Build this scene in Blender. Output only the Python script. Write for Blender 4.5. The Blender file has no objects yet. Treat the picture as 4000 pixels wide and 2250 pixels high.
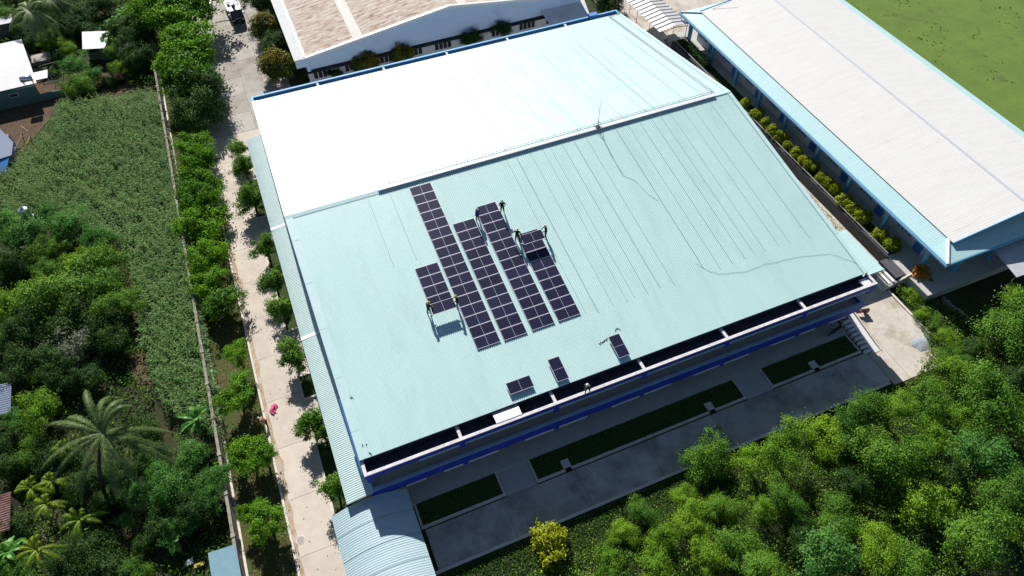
import bpy, math, random
import numpy as np
from mathutils import Vector, Matrix

random.seed(7)
RNG = np.random.default_rng(11)
D = bpy.data
SC = bpy.context.scene
COL = SC.collection
rad = math.radians

# ------------------------------------------------------------------ camera
E = 6.4                       # eave height of the hall above the road (road z = 0)
TAN = 0.1578                  # roof slope
L = 51.57                     # hall length along x
WH = 26.17                    # half width along y (ridge)
CAM = np.array([2.326, -28.444, 54.442 + E])
YAW, PITCH, ROLL, FPX = rad(21.914), rad(51.316), rad(-0.797), 2764.4


def cam_basis():
    cy, sy, cp, sp = math.cos(YAW), math.sin(YAW), math.cos(PITCH), math.sin(PITCH)
    f = np.array([sy * cp, cy * cp, -sp])
    r = np.array([cy, -sy, 0.0])
    u = np.cross(r, f)
    cr, sr = math.cos(ROLL), math.sin(ROLL)
    return f, r * cr + u * sr, u * cr - r * sr


FW, RT, UP = cam_basis()


def at(px, py, z=0.0):
    """survey point: where the sight line through a photo pixel meets height z"""
    d = FW + RT * (px - 2000) / FPX - UP * (py - 1125) / FPX
    p = CAM + (z - CAM[2]) / d[2] * d
    return (float(p[0]), float(p[1]), float(z))


def roof_z(y):
    return E + TAN * (y if y <= WH else 2 * WH - y)


cd = D.cameras.new('camera')
cam = D.objects.new('camera', cd)
COL.objects.link(cam)
cd.sensor_width = 36
cd.lens = FPX * 36 / 4000
cd.clip_end = 2000
M = Matrix(((RT[0], UP[0], -FW[0], CAM[0]), (RT[1], UP[1], -FW[1], CAM[1]), (RT[2], UP[2], -FW[2], CAM[2]), (0, 0, 0, 1)))
cam.matrix_world = M
SC.camera = cam

# ------------------------------------------------------------------ light
SUN_EL, SUN_AZ = rad(36.0), rad(4.0)
w = D.worlds.new('World')
SC.world = w
w.use_nodes = True
nt = w.node_tree
sky = nt.nodes.new('ShaderNodeTexSky')
sky.sky_type = 'NISHITA'
sky.sun_disc = False
sky.sun_elevation = SUN_EL
sky.sun_rotation = SUN_AZ
sky.air_density = 1.0
sky.dust_density = 0.4
sky.ozone_density = 2.0
bg = nt.nodes['Background']
bg.inputs['Strength'].default_value = 0.05
nt.links.new(sky.outputs[0], bg.inputs[0])
sl = D.lights.new('sun', 'SUN')
sl.energy = 5.0
sl.angle = rad(0.5)
sl.color = (1.0, 0.965, 0.91)
so = D.objects.new('sun', sl)
COL.objects.link(so)
sd = Vector((math.sin(SUN_AZ) * math.cos(SUN_EL), math.cos(SUN_AZ) * math.cos(SUN_EL), math.sin(SUN_EL)))
so.rotation_euler = sd.to_track_quat('Z', 'Y').to_euler()
so.location = (20, 60, 60)
SC.view_settings.view_transform = 'Standard'
SC.view_settings.look = 'None'
SC.view_settings.exposure = 0.45
SC.view_settings.gamma = 1.0
SC.cycles.max_bounces = 5
SC.cycles.diffuse_bounces = 3
SC.cycles.transparent_max_bounces = 4

# ------------------------------------------------------------------ materials


def s2l(c):
    return tuple(((v / 255) / 12.92 if v / 255 <= 0.04045 else ((v / 255 + 0.055) / 1.055) ** 2.4) for v in c)


def mat(name, c1, c2=None, scale=1.0, rough=0.6, c3=None, s3=0.2, k3=(0.5, 0.7), spec=0.3, metal=0.0, bump=0.0, bscale=20, detail=6, stretch=None, island=0.0):
    m = D.materials.new(name)
    m.use_nodes = True
    n, lk = m.node_tree.nodes, m.node_tree.links
    b = n['Principled BSDF']
    b.inputs['Roughness'].default_value = rough
    b.inputs['Specular IOR Level'].default_value = spec
    b.inputs['Metallic'].default_value = metal
    if c2 is None:
        c2 = tuple(v * 0.82 for v in c1)
    tc = n.new('ShaderNodeTexCoord')
    src = tc.outputs['Object']
    if stretch:
        mp = n.new('ShaderNodeMapping')
        mp.inputs['Scale'].default_value = stretch
        lk.new(src, mp.inputs[0])
        src = mp.outputs[0]
    nz = n.new('ShaderNodeTexNoise')
    nz.inputs['Scale'].default_value = scale
    nz.inputs['Detail'].default_value = detail
    nz.inputs['Roughness'].default_value = 0.65
    lk.new(src, nz.inputs['Vector'])
    rp = n.new('ShaderNodeValToRGB')
    rp.color_ramp.elements[0].position = 0.32
    rp.color_ramp.elements[0].color = (*c2, 1)
    rp.color_ramp.elements[1].position = 0.66
    rp.color_ramp.elements[1].color = (*c1, 1)
    lk.new(nz.outputs[0], rp.inputs[0])
    out = rp.outputs[0]
    if c3 is not None:
        n3 = n.new('ShaderNodeTexNoise')
        n3.inputs['Scale'].default_value = s3
        n3.inputs['Detail'].default_value = 8
        n3.inputs['Roughness'].default_value = 0.7
        lk.new(src, n3.inputs['Vector'])
        mr = n.new('ShaderNodeMapRange')
        mr.inputs[1].default_value, mr.inputs[2].default_value = k3
        lk.new(n3.outputs[0], mr.inputs[0])
        mx = n.new('ShaderNodeMix')
        mx.data_type = 'RGBA'
        lk.new(mr.outputs[0], mx.inputs[0])
        lk.new(out, mx.inputs[6])
        mx.inputs[7].default_value = (*c3, 1)
        out = mx.outputs[2]
    if island:
        ge = n.new('ShaderNodeNewGeometry')
        m2 = n.new('ShaderNodeMapRange')
        m2.inputs[3].default_value = 1 - island
        m2.inputs[4].default_value = 1 + island * 0.5
        lk.new(ge.outputs['Random Per Island'], m2.inputs[0])
        hs = n.new('ShaderNodeHueSaturation')
        lk.new(m2.outputs[0], hs.inputs['Value'])
        lk.new(out, hs.inputs['Color'])
        out = hs.outputs[0]
    lk.new(out, b.inputs['Base Color'])
    if bump:
        nb = n.new('ShaderNodeTexNoise')
        nb.inputs['Scale'].default_value = bscale
        nb.inputs['Detail'].default_value = 4
        lk.new(src, nb.inputs['Vector'])
        bp = n.new('ShaderNodeBump')
        bp.inputs['Strength'].default_value = bump
        bp.inputs['Distance'].default_value = 0.05
        lk.new(nb.outputs[0], bp.inputs['Height'])
        lk.new(bp.outputs[0], b.inputs['Normal'])
    return m


def leaf_mat(name, ca, cb, cc, trans=0.22, rough=0.55, big=0.35):
    """three leaf tones: per-leaf random mixed with a slow patch noise"""
    m = D.materials.new(name)
    m.use_nodes = True
    n, lk = m.node_tree.nodes, m.node_tree.links
    b = n['Principled BSDF']
    b.inputs['Roughness'].default_value = rough
    b.inputs['Specular IOR Level'].default_value = 0.12
    GN = 2.0
    ca, cb, cc = [(c[0] * GN * .92, c[1] * GN * 1.06, c[2] * GN * .85) for c in (ca, cb, cc)]
    trans = min(trans * 1.5, .4)
    ge = n.new('ShaderNodeNewGeometry')
    oi = n.new('ShaderNodeObjectInfo')
    tc = n.new('ShaderNodeTexCoord')
    nz = n.new('ShaderNodeTexNoise')
    nz.inputs['Scale'].default_value = big
    nz.inputs['Detail'].default_value = 3
    lk.new(tc.outputs['Object'], nz.inputs['Vector'])
    a1 = n.new('ShaderNodeMath'); a1.operation = 'MULTIPLY_ADD'
    a1.inputs[1].default_value = 0.45
    lk.new(ge.outputs['Random Per Island'], a1.inputs[0])
    a2 = n.new('ShaderNodeMath'); a2.operation = 'MULTIPLY_ADD'
    a2.inputs[1].default_value = 0.25
    lk.new(oi.outputs['Random'], a2.inputs[0])
    a3 = n.new('ShaderNodeMath'); a3.operation = 'MULTIPLY'
    a3.inputs[1].default_value = 0.55
    lk.new(nz.outputs[0], a3.inputs[0])
    lk.new(a3.outputs[0], a2.inputs[2])
    lk.new(a2.outputs[0], a1.inputs[2])
    rp = n.new('ShaderNodeValToRGB')
    el = rp.color_ramp.elements
    el[0].position = 0.25; el[0].color = (*ca, 1)
    el[1].position = 0.85; el[1].color = (*cc, 1)
    e = el.new(0.55); e.color = (*cb, 1)
    lk.new(a1.outputs[0], rp.inputs[0])
    lk.new(rp.outputs[0], b.inputs['Base Color'])
    tr = n.new('ShaderNodeBsdfTranslucent')
    lk.new(rp.outputs[0], tr.inputs[0])
    ms = n.new('ShaderNodeMixShader')
    ms.inputs[0].default_value = trans
    lk.new(b.outputs[0], ms.inputs[1])
    lk.new(tr.outputs[0], ms.inputs[2])
    lk.new(ms.outputs[0], n['Material Output'].inputs[0])
    return m


def plain(name, c, rough=0.5, spec=0.4, metal=0.0, var=0.85, scale=6):
    return mat(name, c, tuple(v * var for v in c), scale=scale, rough=rough, spec=spec, metal=metal)


MT = {}
MT['roof'] = mat('teal_roof_sheet', (0.55, 0.75, 0.735), (0.515, 0.715, 0.70), scale=0.35, rough=0.36, spec=0.5, c3=(0.46, 0.62, 0.62), s3=0.55, k3=(0.5, 0.85), stretch=(1, 0.18, 1))
MT['flash'] = mat('teal_flashing', (0.56, 0.75, 0.745), (0.51, 0.71, 0.71), scale=0.8, rough=0.42, spec=0.35)
MT['leanroof'] = mat('pale_lean_roof', (0.55, 0.69, 0.68), (0.49, 0.63, 0.62), scale=0.8, rough=0.5, c3=(0.35, 0.3, 0.28), s3=0.5, k3=(0.68, 0.86))
MT['barrel'] = mat('barrel_roof_sheet', (0.50, 0.64, 0.67), (0.43, 0.57, 0.61), scale=0.6, rough=0.45, c3=(0.28, 0.36, 0.40), s3=0.8, k3=(0.6, 0.85), stretch=(0.35, 3, 1))
MT['ridge'] = mat('white_ridge_metal', (0.74, 0.78, 0.8), (0.66, 0.7, 0.73), scale=2, rough=0.45)
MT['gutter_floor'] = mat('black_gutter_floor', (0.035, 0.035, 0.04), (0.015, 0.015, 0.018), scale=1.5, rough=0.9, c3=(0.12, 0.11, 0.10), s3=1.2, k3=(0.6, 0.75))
MT['parapet'] = mat('white_parapet_top', (0.74, 0.71, 0.72), (0.5, 0.47, 0.47), scale=2.5, rough=0.8, c3=(0.35, 0.32, 0.3), s3=3, k3=(0.62, 0.8))
MT['blue'] = mat('royal_blue_paint', (0.03, 0.05, 0.48), (0.025, 0.042, 0.40), scale=1.5, rough=0.6, c3=(0.05, 0.07, 0.3), s3=0.6, k3=(0.6, 0.8))
MT['midblue'] = plain('mid_blue_paint', (0.05, 0.2, 0.55), 0.6)
MT['paleblue'] = mat('pale_blue_trim', (0.33, 0.45, 0.62), (0.28, 0.39, 0.55), scale=2, rough=0.7)
MT['skyblue'] = mat('sky_blue_paint', (0.13, 0.42, 0.68), (0.11, 0.36, 0.6), scale=2, rough=0.6)
MT['beige'] = mat('beige_canopy_floor', (0.55, 0.54, 0.47), (0.46, 0.45, 0.39), scale=1.2, rough=0.9)
MT['wallwhite'] = mat('pale_wall', (0.62, 0.65, 0.68), (0.54, 0.57, 0.6), scale=1.2, rough=0.85)
MT['wallblue'] = mat('blue_wash_wall', (0.56, 0.72, 0.9), (0.5, 0.66, 0.85), scale=0.5, rough=0.85, c3=(0.4, 0.54, 0.74), s3=0.3, k3=(0.55, 0.8))
MT['glass'] = plain('dark_window_glass', (0.03, 0.035, 0.045), 0.15, 0.6)
MT['frame'] = plain('white_window_frame', (0.6, 0.62, 0.64), 0.5)
MT['concrete'] = mat('driveway_concrete', (0.62, 0.55, 0.475), (0.53, 0.46, 0.39), scale=0.7, rough=0.9, c3=(0.44, 0.36, 0.28), s3=0.3, k3=(0.55, 0.85), island=0.06)
MT['concrete2'] = mat('grey_yard_concrete', (0.45, 0.42, 0.38), (0.36, 0.33, 0.295), scale=0.8, rough=0.9, c3=(0.26, 0.21, 0.165), s3=0.3, k3=(0.5, 0.72), island=0.14)
MT['frontcon'] = mat('front_road_concrete', (0.54, 0.52, 0.48), (0.43, 0.41, 0.38), scale=0.5, rough=0.9, c3=(0.22, 0.19, 0.17), s3=0.22, k3=(0.45, 0.68), island=0.2)
MT['sidecon'] = mat('stained_side_concrete', (0.58, 0.54, 0.48), (0.47, 0.42, 0.36), scale=0.5, rough=0.9, c3=(0.30, 0.23, 0.15), s3=0.35, k3=(0.48, 0.70))
MT['joint'] = plain('dark_joint', (0.12, 0.1, 0.085), 0.95)
MT['kerb'] = mat('pale_kerb', (0.72, 0.66, 0.6), (0.58, 0.52, 0.46), scale=3, rough=0.9, c3=(0.25, 0.22, 0.18), s3=2, k3=(0.6, 0.78))
MT['apron'] = mat('grey_apron', (0.50, 0.49, 0.46), (0.43, 0.42, 0.40), scale=1, rough=0.9)
MT['soil'] = mat('dark_soil_green', (0.045, 0.06, 0.018), (0.028, 0.032, 0.012), scale=0.6, rough=1.0, c3=(0.08, 0.05, 0.028), s3=0.25, k3=(0.55, 0.72), bump=0.6, bscale=6)
MT['dirt'] = mat('brown_dirt', (0.13, 0.08, 0.05), (0.075, 0.05, 0.032), scale=1.2, rough=1.0, bump=0.5, bscale=8)
MT['drygrass'] = mat('dry_verge_grass', (0.12, 0.10, 0.045), (0.06, 0.065, 0.02), scale=2.5, rough=1.0, c3=(0.05, 0.085, 0.015), s3=0.5, k3=(0.45, 0.65), bump=0.7, bscale=12)
MT['field'] = mat('meadow_grass', (0.135, 0.215, 0.04), (0.105, 0.165, 0.032), scale=0.3, rough=1.0, c3=(0.07, 0.085, 0.028), s3=0.4, k3=(0.58, 0.76), bump=0.8, bscale=5)
MT['lawn'] = mat('bed_grass', (0.055, 0.085, 0.02), (0.03, 0.05, 0.012), scale=4, rough=1.0, bump=0.8, bscale=25)
MT['gravel'] = mat('grey_gravel', (0.40, 0.43, 0.46), (0.24, 0.26, 0.28), scale=14, rough=0.95, bump=1, bscale=25)
MT['stone'] = mat('rubble_stone', (0.36, 0.33, 0.28), (0.18, 0.16, 0.13), scale=3, rough=0.95, bump=0.6, bscale=8)
MT['oldwall'] = mat('weathered_block_wall', (0.40, 0.36, 0.31), (0.28, 0.245, 0.2), scale=1.5, rough=0.95, c3=(0.12, 0.1, 0.075), s3=0.8, k3=(0.5, 0.7))
MT['rust'] = mat('rust_stained_tiles', (0.62, 0.57, 0.51), (0.42, 0.31, 0.24), scale=0.9, rough=0.9, c3=(0.22, 0.115, 0.08), s3=1.4, k3=(0.50, 0.66), stretch=(0.55, 2.0, 1), detail=9)
MT['skylight'] = mat('pale_skylight_sheet', (0.64, 0.60, 0.54), (0.56, 0.52, 0.47), scale=1.5, rough=0.7)
MT['whiteslab'] = mat('whitewashed_gutter_slab', (0.66, 0.67, 0.67), (0.55, 0.56, 0.56), scale=1.5, rough=0.9, c3=(0.4, 0.39, 0.36), s3=1.5, k3=(0.62, 0.8))
MT['greyroof'] = mat('pale_grey_roof', (0.69, 0.68, 0.66), (0.64, 0.63, 0.61), scale=0.6, rough=0.5, c3=(0.54, 0.50, 0.48), s3=0.4, k3=(0.6, 0.85), stretch=(0.4, 2.5, 1))
MT['skirt'] = mat('teal_skirt_roof', (0.47, 0.69, 0.71), (0.43, 0.64, 0.66), scale=1, rough=0.45, stretch=(0.4, 2.5, 1))
MT['galv'] = mat('galvanised_sheet', (0.55, 0.56, 0.58), (0.44, 0.45, 0.47), scale=1.2, rough=0.5, metal=0.1, c3=(0.25, 0.22, 0.2), s3=1.0, k3=(0.6, 0.8))
MT['whitesheet'] = mat('bright_white_sheet', (0.86, 0.85, 0.87), (0.78, 0.77, 0.79), scale=1.0, rough=0.3, spec=0.5)
MT['awning'] = mat('white_awning_sheet', (0.80, 0.80, 0.82), (0.66, 0.66, 0.68), scale=0.6, rough=0.5)
MT['teal_wall'] = mat('teal_house_wall', (0.11, 0.19, 0.18), (0.09, 0.16, 0.155), scale=0.8, rough=0.9)
MT['metal'] = plain('grey_steel', (0.45, 0.46, 0.48), 0.45, 0.5, 0.4)
MT['alu'] = plain('aluminium_frame', (0.72, 0.70, 0.80), 0.4, 0.5, 0.2)
MT['rail'] = plain('dull_rail_metal', (0.32, 0.49, 0.51), 0.55, 0.3)
MT['dark'] = plain('black_rubber', (0.015, 0.015, 0.017), 0.7)
MT['navy'] = plain('navy_cab_paint', (0.012, 0.016, 0.035), 0.3, 0.5)
MT['bedmetal'] = mat('truck_bed_metal', (0.20, 0.22, 0.28), (0.14, 0.155, 0.2), scale=3, rough=0.5)
MT['whitepaint'] = plain('white_paint', (0.78, 0.78, 0.8), 0.4)
MT['crane'] = plain('dark_red_crane_paint', (0.12, 0.012, 0.03), 0.4)
MT['pinkboom'] = plain('faded_pink_boom', (0.6, 0.36, 0.42), 0.4)
MT['pink'] = plain('pink_cloth', (0.75, 0.13, 0.27), 0.8, var=0.35, scale=5)
MT['tread'] = mat('sunlit_toned_stair_concrete', (0.82, 0.81, 0.79), (0.72, 0.71, 0.69), scale=3, rough=0.9)  # whitened so steps and ramp look sunlit even in shade
MT['dark_wall_shade'] = mat('dark_wall_and_landing_shade', (0.10, 0.10, 0.11), (0.07, 0.07, 0.08), scale=3, rough=0.8)  # retaining wall's own dark tone; on the landing it paints shade
MT['capgrey'] = plain('blue_grey_ridge_cap', (0.60, 0.64, 0.68), 0.55, 0.2)
MT['oldtile'] = mat('old_brown_tiles', (0.28, 0.16, 0.14), (0.12, 0.06, 0.055), scale=1.5, rough=0.9, c3=(0.5, 0.47, 0.5), s3=1.2, k3=(0.6, 0.66))
MT['silt'] = mat('brown_silt', (0.42, 0.31, 0.2), (0.34, 0.24, 0.15), scale=1.5, rough=1.0, c3=(0.52, 0.45, 0.37), s3=.8, k3=(.42, .62))
MT['rust_bit'] = plain('brown_scrap', (0.12, 0.08, 0.06), .8)
MT['dullyellow'] = plain('faded_yellow_plastic', (0.36, 0.29, 0.06), .6)
MT['bark'] = mat('grey_brown_bark', (0.10, 0.075, 0.055), (0.05, 0.038, 0.03), scale=6, rough=0.95)
MT['bamboo'] = plain('dry_bamboo', (0.42, 0.34, 0.22), 0.8, var=0.6)
MT['tarp'] = plain('blue_tarp', (0.04, 0.22, 0.55), 0.5)
MT['shedblue_shade'] = plain('slate_blue_and_shade_sheet', (0.15, 0.2, 0.3), 0.6)
MT['green_net'] = plain('green_net', (0.02, 0.35, 0.16), 0.8)
MT['tealsheet'] = mat('weathered_teal_sheet', (0.20, 0.34, 0.40), (0.16, 0.29, 0.35), scale=2, rough=0.6, c3=(0.4, 0.45, 0.45), s3=3, k3=(0.62, 0.75))
MT['stainless'] = plain('stainless_steel', (0.75, 0.77, 0.8), 0.25, 0.5, 0.85)
MT['khaki'] = mat('khaki_wall', (0.22, 0.21, 0.15), (0.16, 0.155, 0.11), scale=2, rough=0.9)
MT['cable'] = plain('grey_cable', (0.33, 0.48, 0.50), 0.7)
MT['skin'] = plain('skin', (0.42, 0.25, 0.17), 0.6)
MT['black_cloth'] = plain('black_cloth', (0.012, 0.012, 0.016), 0.9)
MT['navy_cloth'] = plain('blue_jacket', (0.03, 0.05, 0.28), 0.85)
MT['grey_cloth'] = plain('grey_camouflage', (0.12, 0.12, 0.14), 0.9, var=0.3, scale=14)
MT['peach_cloth'] = plain('peach_shirt', (0.62, 0.34, 0.25), 0.9)
MT['pale_cloth'] = plain('pale_shirt', (0.5, 0.48, 0.46), 0.9)
MT['hair'] = plain('black_hair', (0.012, 0.01, 0.01), 0.6)
MT['yellow_helmet'] = plain('yellow_helmet', (0.85, 0.66, 0.08), 0.35, 0.5)
MT['cream_helmet'] = plain('pale_yellow_helmet', (0.92, 0.84, 0.52), 0.35, 0.5)
MT['white_helmet'] = plain('white_helmet', (0.85, 0.85, 0.88), 0.35, 0.5)
MT['red'] = plain('red_paint', (0.4, 0.02, 0.02), 0.4)


def panel_mat():
    m = D.materials.new('solar_cells')
    m.use_nodes = True
    n, lk = m.node_tree.nodes, m.node_tree.links
    b = n['Principled BSDF']
    b.inputs['Roughness'].default_value = 0.3
    b.inputs['Specular IOR Level'].default_value = 0.35
    tc = n.new('ShaderNodeTexCoord')
    sx = n.new('ShaderNodeSeparateXYZ')
    lk.new(tc.outputs['Object'], sx.inputs[0])

    def lines(sock, pitch, width):
        a = n.new('ShaderNodeMath'); a.operation = 'ADD'; a.inputs[1].default_value = 50 * pitch
        lk.new(sock, a.inputs[0])
        mo = n.new('ShaderNodeMath'); mo.operation = 'MODULO'; mo.inputs[1].default_value = pitch
        lk.new(a.outputs[0], mo.inputs[0])
        lt = n.new('ShaderNodeMath'); lt.operation = 'LESS_THAN'; lt.inputs[1].default_value = width
        lk.new(mo.outputs[0], lt.inputs[0])
        return lt.outputs[0]
    l1 = lines(sx.outputs[0], 0.0925, 0.008)
    l2 = lines(sx.outputs[1], 0.184, 0.03)
    mxm = n.new('ShaderNodeMath'); mxm.operation = 'MAXIMUM'
    lk.new(l1, mxm.inputs[0]); lk.new(l2, mxm.inputs[1])
    mx = n.new('ShaderNodeMix'); mx.data_type = 'RGBA'
    mx.inputs[6].default_value = (0.010, 0.011, 0.034, 1)
    mx.inputs[7].default_value = (0.030, 0.031, 0.078, 1)
    lk.new(mxm.outputs[0], mx.inputs[0])
    oi = n.new('ShaderNodeObjectInfo')
    mr = n.new('ShaderNodeMapRange'); mr.inputs[3].default_value = 0.85; mr.inputs[4].default_value = 1.25
    lk.new(oi.outputs['Random'], mr.inputs[0])
    hs = n.new('ShaderNodeHueSaturation')
    lk.new(mr.outputs[0], hs.inputs['Value']); lk.new(mx.outputs[2], hs.inputs['Color'])
    lk.new(hs.outputs[0], b.inputs['Base Color'])
    return m


MT['cells'] = panel_mat()
LF = {}
LF['almond'] = leaf_mat('bright_green_leaves', (0.030, 0.075, 0.007), (0.060, 0.135, 0.010), (0.12, 0.20, 0.014), trans=0.25)
LF['hall'] = leaf_mat('mid_green_leaves', (0.030, 0.065, 0.010), (0.055, 0.115, 0.014), (0.10, 0.17, 0.022))
LF['mango'] = leaf_mat('dark_mango_leaves', (0.025, 0.04, 0.008), (0.045, 0.065, 0.010), (0.08, 0.095, 0.014))
LF['mango_new'] = leaf_mat('orange_new_leaves', (0.09, 0.075, 0.010), (0.17, 0.11, 0.012), (0.26, 0.14, 0.014))
LF['globe'] = leaf_mat('yellow_green_leaves', (0.06, 0.08, 0.004), (0.13, 0.15, 0.006), (0.22, 0.22, 0.01))
LF['wood'] = leaf_mat('woodland_leaves', (0.026, 0.062, 0.012), (0.052, 0.112, 0.016), (0.11, 0.175, 0.022), trans=0.2)
LF['lime'] = leaf_mat('lime_leaves', (0.042, 0.092, 0.010), (0.082, 0.15, 0.014), (0.155, 0.215, 0.018), trans=0.2)
LF['feather'] = leaf_mat('blue_green_leaflets', (0.028, 0.075, 0.018), (0.052, 0.125, 0.030), (0.085, 0.17, 0.045), trans=0.25)
LF['darkleaf'] = leaf_mat('dark_leaves', (0.015, 0.032, 0.010), (0.025, 0.052, 0.014), (0.045, 0.08, 0.02))
LF['yellow'] = leaf_mat('yellow_leaves', (0.10, 0.13, 0.010), (0.18, 0.19, 0.012), (0.29, 0.25, 0.015), trans=0.2)
LF['orange'] = leaf_mat('orange_leaves', (0.05, 0.04, 0.006), (0.24, 0.10, 0.006), (0.45, 0.17, 0.01), trans=0.2)
LF['corn'] = leaf_mat('corn_leaves', (0.018, 0.054, 0.014), (0.048, 0.102, 0.028), (0.125, 0.18, 0.078), trans=0.2, rough=0.6, big=0.15)
LF['tassel'] = leaf_mat('corn_tassels', (0.16, 0.13, 0.07), (0.22, 0.18, 0.10), (0.28, 0.24, 0.14), trans=0.1)
LF['palm'] = leaf_mat('palm_leaflets', (0.03, 0.046, 0.014), (0.065, 0.088, 0.034), (0.16, 0.17, 0.095), trans=0.15, rough=0.4)
LF['areca'] = leaf_mat('areca_leaflets', (0.03, 0.065, 0.008), (0.07, 0.115, 0.012), (0.17, 0.18, 0.02), trans=0.2, rough=0.4)
LF['banana'] = leaf_mat('banana_leaves', (0.025, 0.07, 0.02), (0.05, 0.12, 0.03), (0.12, 0.22, 0.03), trans=0.2, rough=0.35)
LF['grass'] = leaf_mat('grass_blades', (0.03, 0.06, 0.008), (0.05, 0.095, 0.012), (0.085, 0.14, 0.018), trans=0.15)
LF['dry'] = leaf_mat('dry_weed_leaves', (0.08, 0.07, 0.03), (0.14, 0.13, 0.05), (0.2, 0.19, 0.08), trans=0.15)
LF['twig'] = leaf_mat('grey_twigs', (0.06, 0.055, 0.05), (0.1, 0.09, 0.08), (0.15, 0.14, 0.13), trans=0.0)

# ------------------------------------------------------------------ mesh helpers


class MB:
    def __init__(s):
        s.v, s.f, s.m = [], [], []

    def add(s, vs, fs, mi=0):
        o = len(s.v)
        s.v += [tuple(map(float, p)) for p in vs]
        s.f += [tuple(i + o for i in f) for f in fs]
        s.m += [mi] * len(fs)
        return s

    def hexa(s, b, t, mi=0):
        """bottom 4 pts ccw, top 4 pts ccw"""
        return s.add(list(b) + list(t), [(3, 2, 1, 0), (4, 5, 6, 7), (0, 1, 5, 4), (1, 2, 6, 5), (2, 3, 7, 6), (3, 0, 4, 7)], mi)

    def box(s, x0, x1, y0, y1, z0, z1, mi=0):
        return s.hexa([(x0, y0, z0), (x1, y0, z0), (x1, y1, z0), (x0, y1, z0)], [(x0, y0, z1), (x1, y0, z1), (x1, y1, z1), (x0, y1, z1)], mi)

    def quad(s, a, b, c, d, mi=0):
        return s.add([a, b, c, d], [(0, 1, 2, 3)], mi)

    def slab(s, pts, th, mi=0):
        """polygon extruded down by th"""
        n = len(pts)
        bot = [(p[0], p[1], p[2] - th) for p in pts]
        fs = [tuple(range(n)), tuple(range(2 * n - 1, n - 1, -1))]
        fs += [(i, i + n, (i + 1) % n + n, (i + 1) % n) for i in range(n)]
        return s.add(list(pts) + bot, fs, mi)

    def tube(s, pts, rs, n=8, mi=0, cap=True):
        pts = [Vector(p) for p in pts]
        if not hasattr(rs, '__len__'):
            rs = [rs] * len(pts)
        rings = []
        ref = None
        for i, p in enumerate(pts):
            t = (pts[min(i + 1, len(pts) - 1)] - pts[max(i - 1, 0)]).normalized()
            if ref is None:
                ref = t.orthogonal().normalized()
            ref = (ref - t * ref.dot(t))
            ref = ref.normalized() if ref.length > 1e-6 else t.orthogonal().normalized()
            bi = t.cross(ref)
            rings.append([p + (ref * math.cos(a) + bi * math.sin(a)) * rs[i] for a in [2 * math.pi * k / n for k in range(n)]])
        vs = [v for r in rings for v in r]
        fs = []
        for i in range(len(pts) - 1):
            for k in range(n):
                fs.append((i * n + k, i * n + (k + 1) % n, (i + 1) * n + (k + 1) % n, (i + 1) * n + k))
        if cap:
            fs.append(tuple(range(n - 1, -1, -1)))
            fs.append(tuple((len(pts) - 1) * n + k for k in range(n)))
        return s.add(vs, fs, mi)

    def ball(s, c, r, nu=12, nv=8, mi=0, z0=-1.0):
        """ellipsoid, cut below z0 (unit height)"""
        if not hasattr(r, '__len__'):
            r = (r, r, r)
        vs, fs = [], []
        th0 = math.acos(max(-1, min(1, z0)))
        for j in range(nv + 1):
            th = th0 * j / nv
            for i in range(nu):
                ph = 2 * math.pi * i / nu
                vs.append((c[0] + r[0] * math.sin(th) * math.cos(ph), c[1] + r[1] * math.sin(th) * math.sin(ph), c[2] + r[2] * math.cos(th)))
        for j in range(nv):
            for i in range(nu):
                a, b = j * nu + i, j * nu + (i + 1) % nu
                fs.append((a, a + nu, b + nu, b))
        return s.add(vs, fs, mi)

    def disc(s, c, r, n=24, th=0.02, mi=0):
        return s.slab([(c[0] + r * math.cos(2 * math.pi * k / n), c[1] + r * math.sin(2 * math.pi * k / n), c[2]) for k in range(n)], th, mi)

    def xf(s, loc=(0, 0, 0), rz=0.0, mat4=None):
        m4 = mat4 if mat4 is not None else Matrix.Translation(loc) @ Matrix.Rotation(rz, 4, 'Z')
        s.v = [tuple(m4 @ Vector(p)) for p in s.v]
        return s

    def join(s, o, mi=None):
        k = len(s.v)
        s.v += o.v
        s.f += [tuple(i + k for i in f) for f in o.f]
        s.m += o.m if mi is None else [mi] * len(o.f)
        return s

    def mesh(s, name, mats, smooth=False):
        me = D.meshes.new(name)
        me.from_pydata(s.v, [], s.f)
        for m in mats:
            me.materials.append(m)
        if any(s.m):
            me.polygons.foreach_set('material_index', s.m)
        if smooth:
            me.polygons.foreach_set('use_smooth', [True] * len(s.f))
        me.update()
        return me


def link(name, me, parent=None):
    o = D.objects.new(name, me)
    COL.objects.link(o)
    if parent is not None:
        o.parent = parent
    return o


def obj(name, mb, mats, parent=None, smooth=False):
    if not isinstance(mats, (list, tuple)):
        mats = [mats]
    mats = [MT[m] if isinstance(m, str) and m in MT else (LF[m] if isinstance(m, str) else m) for m in mats]
    return link(name, mb.mesh(name, mats, smooth), parent)


def tag(o, label, cat, group=None):
    o['label'] = label
    o['category'] = cat
    if group:
        o['group'] = group
    return o


def thing(name, label, cat, loc=(0, 0, 0), rz=0.0, group=None):
    o = D.objects.new(name, None)
    COL.objects.link(o)
    o.location = loc
    o.rotation_euler = (0, 0, rz)
    o.empty_display_size = 0.3
    return tag(o, label, cat, group)


def struct(name, mb, mats):
    o = obj(name, mb, mats)
    o['kind'] = 'structure'
    return o


def stuff(o):
    o['kind'] = 'stuff'
    return o


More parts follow.
